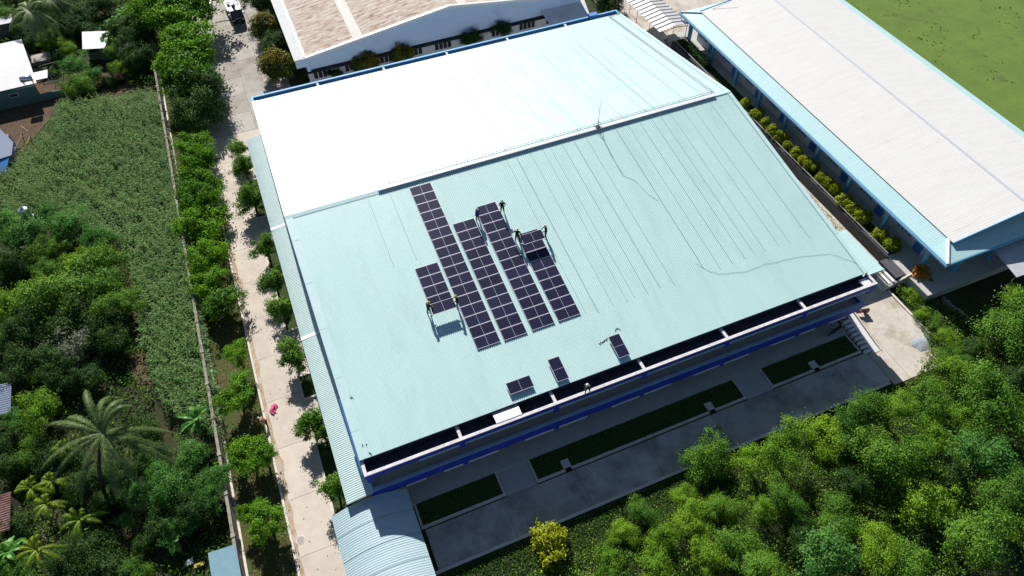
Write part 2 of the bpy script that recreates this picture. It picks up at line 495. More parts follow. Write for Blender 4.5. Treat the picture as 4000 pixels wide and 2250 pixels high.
ORD = ['first', 'second', 'third', 'fourth', 'fifth', 'sixth', 'seventh', 'eighth', 'ninth', 'tenth', 'eleventh', 'twelfth', 'thirteenth', 'fourteenth', 'fifteenth', 'sixteenth', 'seventeenth', 'eighteenth', 'nineteenth', 'twentieth', 'twenty-first', 'twenty-second', 'twenty-third', 'twenty-fourth', 'twenty-fifth', 'twenty-sixth', 'twenty-seventh', 'twenty-eighth', 'twenty-ninth', 'thirtieth']


def quads_mesh(name, V, mats, mi=None, nper=4):
    """V: (N, nper, 3) array -> N separate faces"""
    N = V.shape[0]
    me = D.meshes.new(name)
    me.vertices.add(N * nper)
    me.vertices.foreach_set('co', np.ascontiguousarray(V, dtype=np.float32).ravel())
    me.loops.add(N * nper)
    me.loops.foreach_set('vertex_index', np.arange(N * nper, dtype=np.int32))
    me.polygons.add(N)
    me.polygons.foreach_set('loop_start', np.arange(0, N * nper, nper, dtype=np.int32))
    for m in mats:
        me.materials.append(m)
    if mi is not None:
        me.polygons.foreach_set('material_index', np.asarray(mi, dtype=np.int32))
    me.update(calc_edges=True)
    me.validate()
    return me


def unit(a):
    return a / np.maximum(np.linalg.norm(a, axis=-1, keepdims=True), 1e-9)


def leaf_quads(P, N, length, width):
    """rhombic leaves at points P with normals N"""
    n = len(P)
    t = RNG.normal(size=(n, 3))
    t = unit(t - N * np.sum(t * N, axis=1, keepdims=True))
    b = np.cross(N, t)
    ln = (length * (0.7 + 0.6 * RNG.random((n, 1))))
    wd = (width * (0.7 + 0.6 * RNG.random((n, 1))))
    fold = N * wd * 0.25
    return np.stack([P - t * ln * 0.5, P + b * wd * 0.5 + fold, P + t * ln * 0.5 - N * ln * 0.12, P - b * wd * 0.5 + fold], axis=1)


def crown_points(R, Hh, nclump, nleaf, cr, flat=0.6, layered=0, shell=0.55, rough=0.25, bottom=-0.55):
    """leaf points and normals: clumps spread through an uneven ellipsoid"""
    P, N = [], []
    lob = RNG.random(6) * 6.28
    for k in range(nclump):
        d = unit(RNG.normal(size=3))
        while d[2] < bottom:
            d = unit(RNG.normal(size=3))
        az = math.atan2(d[1], d[0])
        rr = 1 + rough * (math.sin(2 * az + lob[0]) * 0.5 + math.sin(3 * az + lob[1]) * 0.5 + math.sin(5 * az + lob[2]) * 0.3) + rough * 0.7 * (RNG.random() - 0.5)
        s = shell + (1 - shell) * RNG.random()
        c = d * s * rr * np.array([R, R, Hh])
        if layered:
            lev = np.round((c[2] / Hh) * layered) / layered
            c[2] = lev * Hh + RNG.normal() * 0.04 * Hh
            lim = R * math.sqrt(max(0.15, 1 - 0.75 * lev * lev))
            q = math.hypot(c[0], c[1])
            if q > 0:
                c[:2] *= lim * rr * math.sqrt(RNG.random() * 0.8 + 0.2) / q
        m = int(nleaf * (0.6 + 0.8 * RNG.random()))
        o = RNG.normal(size=(m, 3)) * 0.5
        o *= (cr * (0.7 + 0.6 * RNG.random())) * np.array([1, 1, flat])
        P.append(c + o)
        out = unit(c + o * 1.5 + np.array([0, 0, 0.2 * Hh]))
        N.append(unit(RNG.normal(size=(m, 3)) * 0.55 + out * 0.55 + unit(o + 1e-6) * 0.4 + np.array([0, 0, 0.55])))
    return np.concatenate(P), np.concatenate(N)


KIND = {
    # kind: (leaf mats, nclump, nleaf, clump radius, leaf len, leaf width, Hh ratio, kwargs)
    'almond': (['almond'], 72, 85, 0.29, 0.115, 0.065, 0.66, dict(flat=0.30, layered=4, shell=0.3, rough=0.45)),
    'hall': (['hall'], 80, 60, 0.28, 0.14, 0.07, 0.85, dict(flat=0.6, shell=0.35, rough=0.4)),
    'mango': (['mango', 'mango_new'], 150, 36, 0.22, 0.15, 0.06, 0.95, dict(flat=0.8, shell=0.8, rough=0.15, bottom=-0.75)),
    'globe': (['globe'], 90, 34, 0.26, 0.16, 0.12, 0.92, dict(flat=0.9, shell=0.85, rough=0.12, bottom=-0.8)),
    'wood': (['wood'], 95, 120, 0.29, 0.075, 0.042, 0.8, dict(flat=0.55, shell=0.45, rough=0.6)),
    'lime': (['lime'], 80, 120, 0.31, 0.075, 0.042, 0.7, dict(flat=0.5, shell=0.4, rough=0.7)),
    'feather': (['feather'], 85, 70, 0.30, 0.11, 0.045, 0.65, dict(flat=0.4, shell=0.35, rough=0.5)),
    'dark': (['darkleaf'], 95, 90, 0.28, 0.09, 0.05, 0.8, dict(flat=0.65, shell=0.4, rough=0.4)),
    'yellow': (['yellow'], 80, 40, 0.24, 0.15, 0.09, 0.9, dict(flat=0.8, shell=0.5, rough=0.4)),
    'orange': (['orange'], 45, 34, 0.34, 0.22, 0.14, 0.85, dict(flat=0.7, shell=0.5, rough=0.3)),
    'twig': (['twig', 'darkleaf'], 90, 40, 0.3, 0.22, 0.02, 0.7, dict(flat=0.7, shell=0.3, rough=0.4)),
}
PROTO = {}


def crown_mesh(kind, var):
    key = (kind, var)
    if key not in PROTO:
        mats, nc, nl, cr, ll, lw, hh, kw = KIND[kind]
        P, N = crown_points(1.0, hh, nc, nl, cr, **kw)
        V = leaf_quads(P, N, ll, lw)
        mi = None
        if len(mats) > 1:
            pr = np.clip((P[:, 2] / hh) * 0.5 + 0.12 + 0.25 * np.sin(P[:, 0] * 4 + P[:, 1] * 3), 0, 0.75) if kind == 'mango' else np.full(len(P), 0.4)
            mi = (RNG.random(len(P)) < pr).astype(int)
        PROTO[key] = quads_mesh('crown_' + kind, V, [LF[m] for m in mats], mi)
    return PROTO[key]


TRUNK = {}


def trunk_mesh(var):
    if var not in TRUNK:
        mb = MB()
        r = random.Random(var + 50)
        bend = [(0.0, 0.0, 0.0)]
        for k in range(1, 6):
            bend.append((bend[-1][0] + r.uniform(-.03, .03), bend[-1][1] + r.uniform(-.03, .03), k * 0.17))
        mb.tube(bend, [0.045, 0.04, 0.035, 0.03, 0.022, 0.012], 7)
        for k in range(7):
            b = bend[2 + k % 3]
            a = k * 0.9 + r.uniform(-.3, .3)
            mb.tube([b, (b[0] + .12 * math.cos(a), b[1] + .12 * math.sin(a), b[2] + .14), (b[0] + .27 * math.cos(a), b[1] + .27 * math.sin(a), b[2] + .26)], [0.02, 0.014, 0.005], 5)
        TRUNK[var] = mb.mesh('trunk', [MT['bark']], True)
    return TRUNK[var]


ALLTREES = []


def tree(name, kind, base, H, R, label, cat='tree', group=None, squash=1.0, low=None):
    """base on the ground, total height H, crown radius R"""
    v = random.randrange(3)
    t = thing(name, label, cat, base, random.uniform(0, 6.28), group)
    hh = KIND[kind][6] * R * squash
    c = link('crown', crown_mesh(kind, v), t)
    zc = H - hh
    if low is not None:
        zc = low
    c.location = (0, 0, zc)
    c.scale = (R * random.uniform(.88, 1.08), R * random.uniform(0.88, 1.12), R * squash * random.uniform(.9, 1.1))
    c.rotation_euler = (random.uniform(-.12, .12), random.uniform(-.12, .12), random.uniform(0, 6.28))
    k = link('trunk', trunk_mesh(v), t)
    s = max(zc + 0.2 * hh, 0.3) / 0.85
    k.scale = (max(s, R * 1.2), max(s, R * 1.2), s)
    return t


def tree_px(name, kind, px, py, rpx, H, label, cat='tree', group=None, squash=1.0, low=None, ground=0.0):
    """tree whose crown centre is seen at the photo pixel; H its height"""
    R = 1.0
    for _ in range(3):
        hh = KIND[kind][6] * R * squash
        zc = ground + (low if low is not None else H - hh)
        b = at(px, py, zc)
        dist = float(np.dot(np.array(b) - CAM, FW))
        R = rpx * dist / FPX
    return tree(name, kind, (b[0], b[1], ground), H, R, label, cat, group, squash, low)


# ================================================================== SETTING
gm = MB()
gm.quad((-400, -200, -0.06), (500, -200, -0.06), (500, 700, -0.06), (-400, 700, -0.06))
struct('ground', gm, 'soil')


def slabs(name, xs, ys, z, base_mat, gap=0.03, th=0.05):
    b = MB()
    for i in range(len(xs) - 1):
        for j in range(len(ys) - 1):
            x0, x1, y0, y1 = xs[i] + gap / 2, xs[i + 1] - gap / 2, ys[j] + gap / 2, ys[j + 1] - gap / 2
            b.slab([(x0, y0, z), (x1, y0, z), (x1, y1, z), (x0, y1, z)], th)
    b.slab([(xs[0], ys[0], z - .012), (xs[-1], ys[0], z - .012), (xs[-1], ys[-1], z - .012), (xs[0], ys[-1], z - .012)], th, 1)
    return struct(name, b, [base_mat, 'joint'])


KX = -7.45                                   # left kerb of the driveway
slabs('driveway', [KX, 0.0], [-30 + 5.35 * k for k in range(17)], 0.0, 'concrete')
slabs('rear_yard', [KX + .4, -4.2, -0.75, 2.05, 5.5], [55.62 + 4.3 * k for k in range(24)], 0.002, 'concrete2')
slabs('rear_yard_paving', [5.52, 20, 34, 48, 62], [52.8, 62.5], -0.005, 'concrete2')
slabs('front_road', [3.3 + 7.2 * k for k in range(7)] + [50.58], [-8.75, -5.1], 0.001, 'frontcon')
slabs('side_yard', [50.6, 52.6, 58.05], [-9.3, 3.2], -0.002, 'sidecon')
slabs('side_lane', [52.0, 57.4], [3.25, 60], -0.02, 'sidecon')
# rim of the front road towards the wood
struct('road_edge_kerb', MB().box(3.0, 50.4, -9.05, -8.77, -0.1, 0.06), 'kerb')
struct('driveway_kerb', MB().box(KX - .22, KX - .01, -30, 62, -0.1, 0.12), 'kerb')
struct('side_kerb', MB().box(58.06, 58.3, -6.3, 0.4, -0.1, 0.12), 'kerb')
struct('verge', MB().slab([(-11.5, -30, -.02), (KX - .22, -30, -.02), (KX - .22, 110, -.02), (-11.5, 110, -.02)], .05), 'drygrass')
fl = MB()
fl.slab([(86.0, -40, 0.9), (300, -40, 0.9), (300, 300, 0.9), (86.0, 300, 0.9)], .3)
struct('meadow', fl, 'field')
# dirt yard of the village houses
dy = MB()
dy.slab([at(0, 400)[:2] + (-.01,), at(0, 620)[:2] + (-.01,), at(110, 560)[:2] + (-.01,), at(190, 470)[:2] + (-.01,), at(250, 350)[:2] + (-.01,), at(160, 300)[:2] + (-.01,)][::-1], .04)
dy.slab([at(-40, 90)[:2] + (-.01,), at(-40, 260)[:2] + (-.01,), at(60, 175)[:2] + (-.01,), at(62, 110)[:2] + (-.01,)][::-1], .04)
dy.slab([at(560, 230)[:2] + (-.015,), at(330, 290)[:2] + (-.015,), at(420, 370)[:2] + (-.015,), at(600, 350)[:2] + (-.015,)], .04)
dy.slab([at(480, 960)[:2] + (-.015,), at(440, 1000)[:2] + (-.015,), at(520, 1500)[:2] + (-.015,), at(590, 1500)[:2] + (-.015,)], .04)
dy.slab([at(470, 2050)[:2] + (-.015,), at(470, 2260)[:2] + (-.015,), at(640, 2260)[:2] + (-.015,), at(600, 2050)[:2] + (-.015,)], .04)
struct('bare_earth', dy, 'dirt')

# ================================================================== HALL
hall = thing('workshop_hall', 'large workshop hall with wide pale teal corrugated roof and royal blue front gutter', 'building')
# walls
wb = MB()
prof = [(0, 0.0), (0, E - .25), (WH, E + TAN * WH - .25), (2 * WH, E - .25), (2 * WH, 0.0)]
for x0, x1 in ((0.25, 0.45), (L - .1, L + .1)):
    a = [(x0, y + (.3 if i < 2 else (-.3 if i > 2 else 0)), z) for i, (y, z) in enumerate(prof)]
    b = [(x1, p[1], p[2]) for p in a]
    n = 5
    wb.add(a + b, [tuple(range(n - 1, -1, -1)), tuple(range(n, 2 * n))] + [(i, (i + 1) % n, (i + 1) % n + n, i + n) for i in range(n)])
wb.box(0.45, L - .1, 0.3, 0.5, 0, E - .3)
wb.box(0.45, L - .1, 2 * WH - .5, 2 * WH - .3, 0, E - .3)
obj('wall', wb, 'wallwhite', hall)
# windows and doors of the front wall (mostly hidden under the canopy)
for k in range(6):
    xc = 4.2 + 8.85 * k
    wf = obj('window', MB().box(xc - 1.6, xc + 1.6, 0.22, 0.32, 1.0, 2.3), 'frame', hall)
    obj('pane', MB().box(xc - 1.5, xc + 1.5, 0.19, 0.23, 1.08, 2.22), 'glass', wf)


def ribbed(x0, x1, y0, y1, zf, pitch=0.213, h=0.036, top=0.34, ny=1, th=0.02):
    """sheet with trapezoid ribs running along y, zf(y) gives the height"""
    xs = []
    n = int(round((x1 - x0) / pitch))
    p = (x1 - x0) / n
    for i in range(n):
        b = x0 + i * p
        xs += [(b, 0), (b + p * (0.5 - top / 2 - .08), 0), (b + p * (0.5 - top / 2), h), (b + p * (0.5 + top / 2), h), (b + p * (0.5 + top / 2 + .08), 0)]
    xs.append((x1, 0))
    mb = MB()
    ys = [y0 + (y1 - y0) * j / ny for j in range(ny + 1)]
    vs = [(x, y, zf(y) + dz) for y in ys for x, dz in xs]
    m = len(xs)
    fs = [(j * m + i, j * m + i + 1, (j + 1) * m + i + 1, (j + 1) * m + i) for j in range(ny) for i in range(m - 1)]
    mb.add(vs, fs)
    # underside
    mb.quad((x0, y0, zf(y0) - th), (x0, y1, zf(y1) - th), (x1, y1, zf(y1) - th), (x1, y0, zf(y0) - th))
    return mb


RX0, RX1 = 0.62, L
roof = obj('roof', ribbed(RX0, RX1, 0.0, WH, lambda y: E + TAN * y), 'roof', hall)
obj('roof', ribbed(RX0, RX1, WH, 2 * WH, lambda y: E + TAN * (2 * WH - y)), 'roof', hall)


def flashing(x0, x1, dz, seg, nm='verge_flashing', m='flash'):
    mb = MB()
    k = 0
    y = 0.0
    while y < 2 * WH - .01:
        y2 = min(y + seg, 2 * WH)
        if y < WH < y2:
            y2 = WH
        d = dz + (0.012 if k % 2 else 0.0)
        z0, z1 = roof_z(y) + d, roof_z(y2) + d
        mb.hexa([(x0, y, z0 - .05), (x1, y, z0 - .05), (x1, y2, z1 - .05), (x0, y2, z1 - .05)], [(x0, y, z0), (x1, y, z0), (x1, y2, z1), (x0, y2, z1)])
        y = y2
        k += 1
    # drop edge
    xe = x0 if x0 < 10 else x1
    for (ya, yb) in ((0, WH), (WH, 2 * WH)):
        za, zb = roof_z(ya) + dz, roof_z(yb) + dz
        mb.hexa([(xe - .02, ya, za - .28), (xe + .02, ya, za - .28), (xe + .02, yb, zb - .28), (xe - .02, yb, zb - .28)],
                [(xe - .02, ya, za - .03), (xe + .02, ya, za - .03), (xe + .02, yb, zb - .03), (xe - .02, yb, zb - .03)])
    return obj(nm, mb, m, hall)


flashing(0.0, 0.70, 0.055, 2.55)
flashing(L + .05, L + .48, 0.05, 5.0)
gp = MB()
for (ya, yb) in ((0, WH), (WH, 2 * WH)):
    gp.hexa([(L - .04, ya, roof_z(ya) + .02), (L + .05, ya, roof_z(ya) + .02), (L + .05, yb, roof_z(yb) + .02), (L - .04, yb, roof_z(yb) + .02)],
            [(L - .04, ya, roof_z(ya) + .046), (L + .05, ya, roof_z(ya) + .046), (L + .05, yb, roof_z(yb) + .046), (L - .04, yb, roof_z(yb) + .046)])
obj('verge_seam', gp, 'rail', hall)
# ridge: plain cap on the left, raised vent cap on the right
ZR = roof_z(WH)
rc = MB()
rc.hexa([(0.0, WH - .5, ZR - .03), (9.6, WH - .5, ZR - .03), (9.6, WH + .5, ZR - .03), (0.0, WH + .5, ZR - .03)],
        [(0.0, WH - .06, ZR + .085), (9.6, WH - .06, ZR + .085), (9.6, WH + .06, ZR + .085), (0.0, WH + .06, ZR + .085)])
obj('ridge_cap', rc, 'flash', hall)
obj('ridge_cap', MB().box(49.9, L + .45, WH - .2, WH + .2, ZR - .02, ZR + .07), 'flash', hall)
rv = MB()
rv.hexa([(9.6, WH - .38, ZR + .16), (49.9, WH - .38, ZR + .16), (49.9, WH + .38, ZR + .16), (9.6, WH + .38, ZR + .16)],
        [(9.6, WH - .30, ZR + .22), (49.9, WH - .30, ZR + .22), (49.9, WH + .30, ZR + .25), (9.6, WH + .30, ZR + .25)])
for k in range(21):
    x = 9.8 + k * 2.0
    rv.box(x - .02, x + .02, WH - .2, WH + .2, ZR - .05, ZR + .16)
obj('ridge_vent', rv, 'ridge', hall)
# gutters
G0, G1 = -0.02, 52.2


def gutter(sy, ye, zt, nm):
    """sy -1 front, +1 back; ye eave line"""
    f = lambda a: ye + sy * a
    mb = MB()
    y0, y1 = sorted((f(-.12), f(1.13)))
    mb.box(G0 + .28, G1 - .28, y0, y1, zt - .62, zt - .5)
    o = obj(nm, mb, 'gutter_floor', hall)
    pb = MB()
    y0, y1 = sorted((f(1.13), f(1.41)))
    pb.box(G0, G1, y0, y1, zt - .1, zt)
    y0, y1 = sorted((f(-.1), f(1.13)))
    pb.box(G0, G0 + .28, y0, y1, zt - .1, zt)
    pb.box(G1 - .28, G1, y0, y1, zt - .1, zt)
    obj('parapet', pb, 'parapet' if sy < 0 else 'skyblue', o)
    fb = MB()
    y0, y1 = sorted((f(1.15), f(1.408)))
    fb.box(G0 + .003, G1 - .003, y0, y1, zt - .62, zt - .1)
    y0, y1 = sorted((f(-.1), f(1.15)))
    fb.box(G0 + .003, G0 + .25, y0, y1, zt - .62, zt - .1)
    fb.box(G1 - .25, G1 - .003, y0, y1, zt - .62, zt - .1)
    obj('fascia', fb, 'blue' if sy < 0 else 'midblue', o)
    for k in range(5):
        x = 8.46 + 8.83 * k
        y0, y1 = sorted((f(-.1), f(1.13)))
        obj('divider', MB().box(x - .14, x + .14, y0, y1, zt - .3, zt - .06), 'parapet', o)
    return o


gf = gutter(-1, 0.0, E - .2, 'gutter')
gb = gutter(1, 2 * WH, E - .2, 'gutter')
# inner board under the eave
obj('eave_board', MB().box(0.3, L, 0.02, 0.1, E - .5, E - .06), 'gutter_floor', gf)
# front soffit band and brackets
zb = E - .83
xb = [0.35] + [8.46 + 8.83 * k for k in range(5)] + [51.75]
for i, x in enumerate(xb):
    mb = MB()
    mb.hexa([(x - .26, -1.40, zb - .75), (x + .26, -1.40, zb - .75), (x + .26, .3, zb - 1.0), (x - .26, .3, zb - 1.0)],
            [(x - .26, -1.41, zb), (x + .26, -1.41, zb), (x + .26, .3, zb), (x - .26, .3, zb)])
    obj('bracket', mb, 'blue', gf)
for i in range(len(xb) - 1):
    obj('soffit_band', MB().box(xb[i] + (.26 if i else 4.2), xb[i + 1] - .27, -1.40, -1.16, zb - .3, zb - .003), 'paleblue', gf)
# concrete canopy with raised rim over the front doors
cz = E - 2.5
cn = obj('canopy', MB().box(0.2, 51.3, -1.5, .3, cz - .7, cz - .5), 'beige', hall)
rim = MB()
rim.box(0.05, 51.35, -1.82, -1.5, cz - .08, cz)
rim.box(0.05, 0.33, -1.5, .3, cz - .08, cz)
rim.box(51.07, 51.35, -1.5, .3, cz - .08, cz)
obj('rim', rim, 'paleblue', cn)
face = MB()
face.box(0.053, 51.347, -1.817, -1.5, cz - .98, cz - .08)
face.box(0.053, 0.3, -1.5, .3, cz - .98, cz - .08)
face.box(51.1, 51.347, -1.5, .3, cz - .98, cz - .08)
face.box(0.06, 51.34, -1.72, -1.5, cz - 1.42, cz - 1.0)
obj('face', face, 'blue', cn)
obj('drip_line', MB().box(0.06, 51.34, -1.79, -1.7, cz - 1.0, cz - .98), 'paleblue', cn)
for x in xb[1:]:
    x = min(x, 50.0)
    mb = MB()
    mb.hexa([(x - .26, -1.64, cz - 2.0), (x + .26, -1.64, cz - 2.0), (x + .26, .3, cz - 2.3), (x - .26, .3, cz - 2.3)],
            [(x - .26, -1.70, cz - 1.42), (x + .26, -1.70, cz - 1.42), (x + .26, .3, cz - 1.42), (x - .26, .3, cz - 1.42)])
    obj('bracket', mb, 'blue', cn)
for i in range(len(xb) - 1):
    a, b = xb[i] + .26, min(xb[i + 1], 50.0) - .26
    if i == 0:
        a = 3.0
    gap = (b - a) * 0.33
    obj('soffit_band', MB().box(a, a + gap * 1.05, -1.7, -1.45, cz - 1.78, cz - 1.424), 'wallwhite', cn)
    obj('soffit_band', MB().box(b - gap * 1.05, b, -1.7, -1.45, cz - 1.78, cz - 1.424), 'wallwhite', cn)


# left lean-to, right porch roof
def ribbed_x(y0, y1, x0, x1, z0, z1, pitch=.2, h=.03, curve=0.0):
    """ribs across (along x); sheet from (x0,z0) to (x1,z1)"""
    n = int(round((y1 - y0) / pitch))
    p = (y1 - y0) / n
    ys = []
    for i in range(n):
        b = y0 + i * p
        ys += [(b, 0), (b + p * .3, 0), (b + p * .38, h), (b + p * .62, h), (b + p * .7, 0)]
    ys.append((y1, 0))
    K = 5 if curve else 1
    mb = MB()
    m = len(ys)
    vs = []
    for k in range(K + 1):
        u = k / K
        x, z = x0 + (x1 - x0) * u, z0 + (z1 - z0) * u - curve * u ** 4
        vs += [(x, y, z + dz) for y, dz in ys]
    fs = [(k * m + i, (k + 1) * m + i, (k + 1) * m + i + 1, k * m + i + 1) for k in range(K) for i in range(m - 1)]
    if x1 > x0:
        pass
    else:
        fs = [f[::-1] for f in fs]
    mb.add(vs, fs)
    mb.quad((x0, y0, z0 - .03), (x0, y1, z0 - .03), (x1, y1, z1 - curve - .03), (x1, y0, z1 - curve - .03))
    return mb


lz = E - 2.45
for (ya, yb) in ((-1.95, 16.0), (16.35, 32.0), (32.35, 49.0)):
    obj('lean_to_roof', ribbed_x(ya, yb, 0.24, -2.12, lz, lz - .28, curve=.1), 'leanroof', hall)
for ya in (16.0, 32.0):
    mb = MB()
    mb.hexa([(-2.13, ya - .02, lz - .42), (.24, ya - .02, lz - .02), (.24, ya + .37, lz - .02), (-2.13, ya + .37, lz - .42)],
            [(-2.13, ya - .02, lz - .3), (.24, ya - .02, lz + .06), (.24, ya + .37, lz + .06), (-2.13, ya + .37, lz - .3)])
    obj('lean_to_band', mb, 'whitesheet', hall)
for y in (0, 8, 16.2, 24, 32.2, 40, 48.5):
    obj('post', MB().tube([(-1.9, y, 0), (-1.9, y, lz - .35)], .06, 8), 'metal', hall)
# downpipe and gutter along the left verge corner
obj('downpipe', MB().tube([(-.12, -1.0, E - .5), (-.12, 6, E + .55)], .07, 8), 'midblue', hall)
sh = thing('low_shed', 'low shed with pale teal ribbed roof beside the right front corner of the hall', 'shed', (55, 2.1, 0))  # roof height is guessed, kept low so its shadow stays small
mb = ribbed_x(2.25, 8.6, 52.6, 58.25, 1.78, 1.72, h=.018)
mb.xf((-55, -2.1, 0))
obj('roof_sheet', mb, 'flash', sh)
obj('fascia', MB().box(-2.4, 3.25, 0, .13, 1.45, 1.8), 'flash', sh)
for x in (-2.2, 3.0):
    for y in (.3, 6.2):
        obj('post', MB().tube([(x, y, 0), (x, y, 1.7)], .06, 8), 'metal', sh)
bq = [at(2455, 68, 3.2), at(2488, 68, 3.2), at(2539, 126, 3.2), at(2500, 126, 3.2)]
obj('rear_porch_roof', MB().hexa([(52.2, 47.5, 3.2), (55.6, 47.5, 2.9), (55.6, 53.6, 2.9), (52.2, 53.6, 3.2)], [(52.2, 47.5, 3.26), (55.6, 47.5, 2.96), (55.6, 53.6, 2.96), (52.2, 53.6, 3.26)]), 'skirt', hall)
# little blue box over the back gutter, white box in front gutter corner, board in front gutter
tag(obj('gutter_hopper', MB().box(47.6, 48.9, 2 * WH + .7, 2 * WH + 1.5, E - .35, E + .2), 'midblue'), 'blue rain box sitting on the rear gutter near its right end', 'rain box')
wbx = MB()
wbx.box(50.95, 51.8, -.98, -.3, E - .7, E - .42)
wbx.box(50.9, 51.85, -1.03, -.25, E - .42, E - .38)
tag(obj('junction_box', wbx, 'whitepaint'), 'white square box standing in the front gutter at its right end', 'box')
bd = MB()
bd.hexa([(11.72, -1.12, E - .2), (14.1, -1.12, E - .2), (14.1, -.5, E - .2), (11.72, -.5, E - .2)], [(11.72, -1.12, E - .15), (14.1, -1.12, E - .15), (14.1, -.5, E - .13), (11.72, -.5, E - .13)])
bd.hexa([(11.72, -.5, E - .18), (14.1, -.5, E - .18), (14.1, .02, E - .36), (11.72, .02, E - .36)], [(11.72, -.5, E - .13), (14.1, -.5, E - .13), (14.1, .02, E - .31), (11.72, .02, E - .31)])
tag(obj('gutter_cover', bd, 'whitesheet'), 'white folded metal sheet laid across the front gutter', 'sheet')

# ------------------------------------------------------------------ barrel porch at the left front corner
por = thing('barrel_porch', 'pale blue barrel vaulted corrugated porch roof at the left front corner of the hall', 'porch', (-.4, -1.85, 0))
bz = E - 3.2
mb = MB()
NA, hw, sag = 16, 3.32, 1.05
ys = []
y = 0.0
k = 0
while y > -26:
    ys += [(y, 0), (y - .06, 0), (y - .075, .02), (y - .125, .02), (y - .14, 0)]
    y -= .2
vs = []
for (yy, dz) in ys:
    for a in range(NA + 1):
        u = -1 + 2 * a / NA
        vs.append((hw * u, yy, bz - sag * u * u + dz))
m = NA + 1
mb.add(vs, [(j * m + a, j * m + m + a, j * m + m + a + 1, j * m + a + 1) for j in range(len(ys) - 1) for a in range(NA)])
for a in range(NA):
    u0, u1 = -1 + 2 * a / NA, -1 + 2 * (a + 1) / NA
    mb.quad((hw * u0, 0, bz - sag * u0 * u0 - .04), (hw * u1, 0, bz - sag * u1 * u1 - .04), (hw * u1, -26, bz - sag * u1 * u1 - .04), (hw * u0, -26, bz - sag * u0 * u0 - .04))
obj('roof_sheet', mb, 'barrel', por)
for j in range(5):
    lapm = MB()
    for a in range(NA):
        u0, u1 = -1 + 2 * a / NA, -1 + 2 * (a + 1) / NA
        yy = -2.0 - j * 2.1
        lapm.quad((hw * u0, yy, bz - sag * u0 * u0 + .036), (hw * u0, yy - .07, bz - sag * u0 * u0 + .036), (hw * u1, yy - .07, bz - sag * u1 * u1 + .036), (hw * u1, yy, bz - sag * u1 * u1 + .036))
    obj('lap_seam', lapm, 'cable', por)
for sx in (-1, 1):
    for yy in (-.3, -5, -10, -15):
        obj('post', MB().tube([(sx * 3.1, yy, 0), (sx * 3.1, yy, bz - sag + .1)], .07, 8), 'metal', por)
for yy in (-.3, -5, -10, -15):
    obj('truss', MB().tube([(hw * u * .95, yy, bz - sag * u * u - .12) for u in (-1, -.6, -.2, .2, .6, 1)], .04, 6), 'metal', por)

# ------------------------------------------------------------------ front apron, beds, steps and ramp
struct('apron', MB().box(0.3, 50.2, -2.62, .3, -.1, .28).box(10.98, 13.92, -5.08, -2.63, -.1, .06).box(36.33, 39.27, -5.08, -2.63, -.1, .06), 'apron')


def bed(x0, x1, label):
    t = thing('planting_bed', label, 'planting bed', (0, 0, 0), 0, 'grass beds along the front of the hall')
    kb = MB()
    kb.box(x0, x1, -4.98, -4.74, -.05, .16)
    kb.box(x0, x0 + .2, -4.74, -2.63, -.05, .16)
    kb.box(x1 - .2, x1, -4.74, -2.63, -.05, .16)
    obj('kerb', kb, 'kerb', t)
    obj('turf', MB().slab([(x0 + .2, -4.74, .06), (x1 - .2, -4.74, .06), (x1 - .2, -2.63, .06), (x0 + .2, -2.63, .06)], .1), 'lawn', t)
    n = int((x1 - x0) * 2.1 * 60)
    P = np.stack([RNG.uniform(x0 + .12, x1 - .12, n), -2.5 - 2.32 * RNG.random(n) ** .9, RNG.uniform(.08, .2, n) + .16 * (RNG.random(n) < .06)], 1)
    keep = RNG.random(n) < np.clip(.75 + .5 * np.sin(P[:, 0] * 2.1 + 2 * np.sin(P[:, 1] * 3)), .25, 1)
    P = P[keep]
    n = len(P)
    N = unit(RNG.normal(size=(n, 3)) * .8 + np.array([0, 0, .5]))
    g = link('grass', quads_mesh('bed_grass', leaf_quads(P, N, .16, .05), [LF['grass']]), t)
    stuff(g)


bed(3.05, 10.95, 'short grass bed with pale kerb beside the barrel porch')
bed(13.95, 36.3, 'longest grass bed with pale kerb in the middle of the front')
bed(39.3, 50.1, 'grass bed with pale kerb beside the front steps')
for i, x in enumerate((17.1, 32.4, 44.6)):
    t = thing('drain_pit', ['concrete drain pit in the left half of the longest grass bed', 'concrete drain pit in the right half of the longest grass bed', 'concrete drain pit in the grass bed beside the steps'][i], 'drain', (x, -4.45, .06), 0, 'drain pits in the front beds')
    obj('slab', MB().box(-.38, .38, -.28, .55, -.05, .14), 'kerb', t)
    obj('grate', MB().box(-.3, .3, -.56, -.3, -.1, .1), 'dark', t)
st = thing('front_steps', 'concrete steps whitened as if sunlit, going down from the hall apron beside the ramp', 'steps', (0, 0, 0))
for k in range(8):
    yk = -1.45 - k * .5
    zk = .9 - .1 * k
    mb = MB()
    mb.box(50.25, 51.15, yk - .27, yk, 0, max(zk, .08))
    obj('tread', mb, 'tread', st)
rp = thing('ramp', 'smooth concrete ramp whitened as if sunlit, beside the front steps', 'ramp', (0, 0, 0))
mb = MB()
mb.hexa([(51.2, -5.5, -.05), (52.0, -5.5, -.05), (52.0, .3, -.05), (51.2, .3, -.05)], [(51.2, -5.5, .03), (52.0, -5.5, .03), (52.0, .3, 1.0), (51.2, .3, 1.0)])
obj('slope', mb, 'tread', rp)
mb = MB()
mb.hexa([(52.12, -5.5, -.05), (52.3, -5.5, -.05), (52.3, .3, -.05), (52.12, .3, -.05)], [(52.12, -5.5, .06), (52.3, -5.5, .06), (52.3, .3, 1.06), (52.12, .3, 1.06)])
obj('kerb', mb, 'kerb', rp)
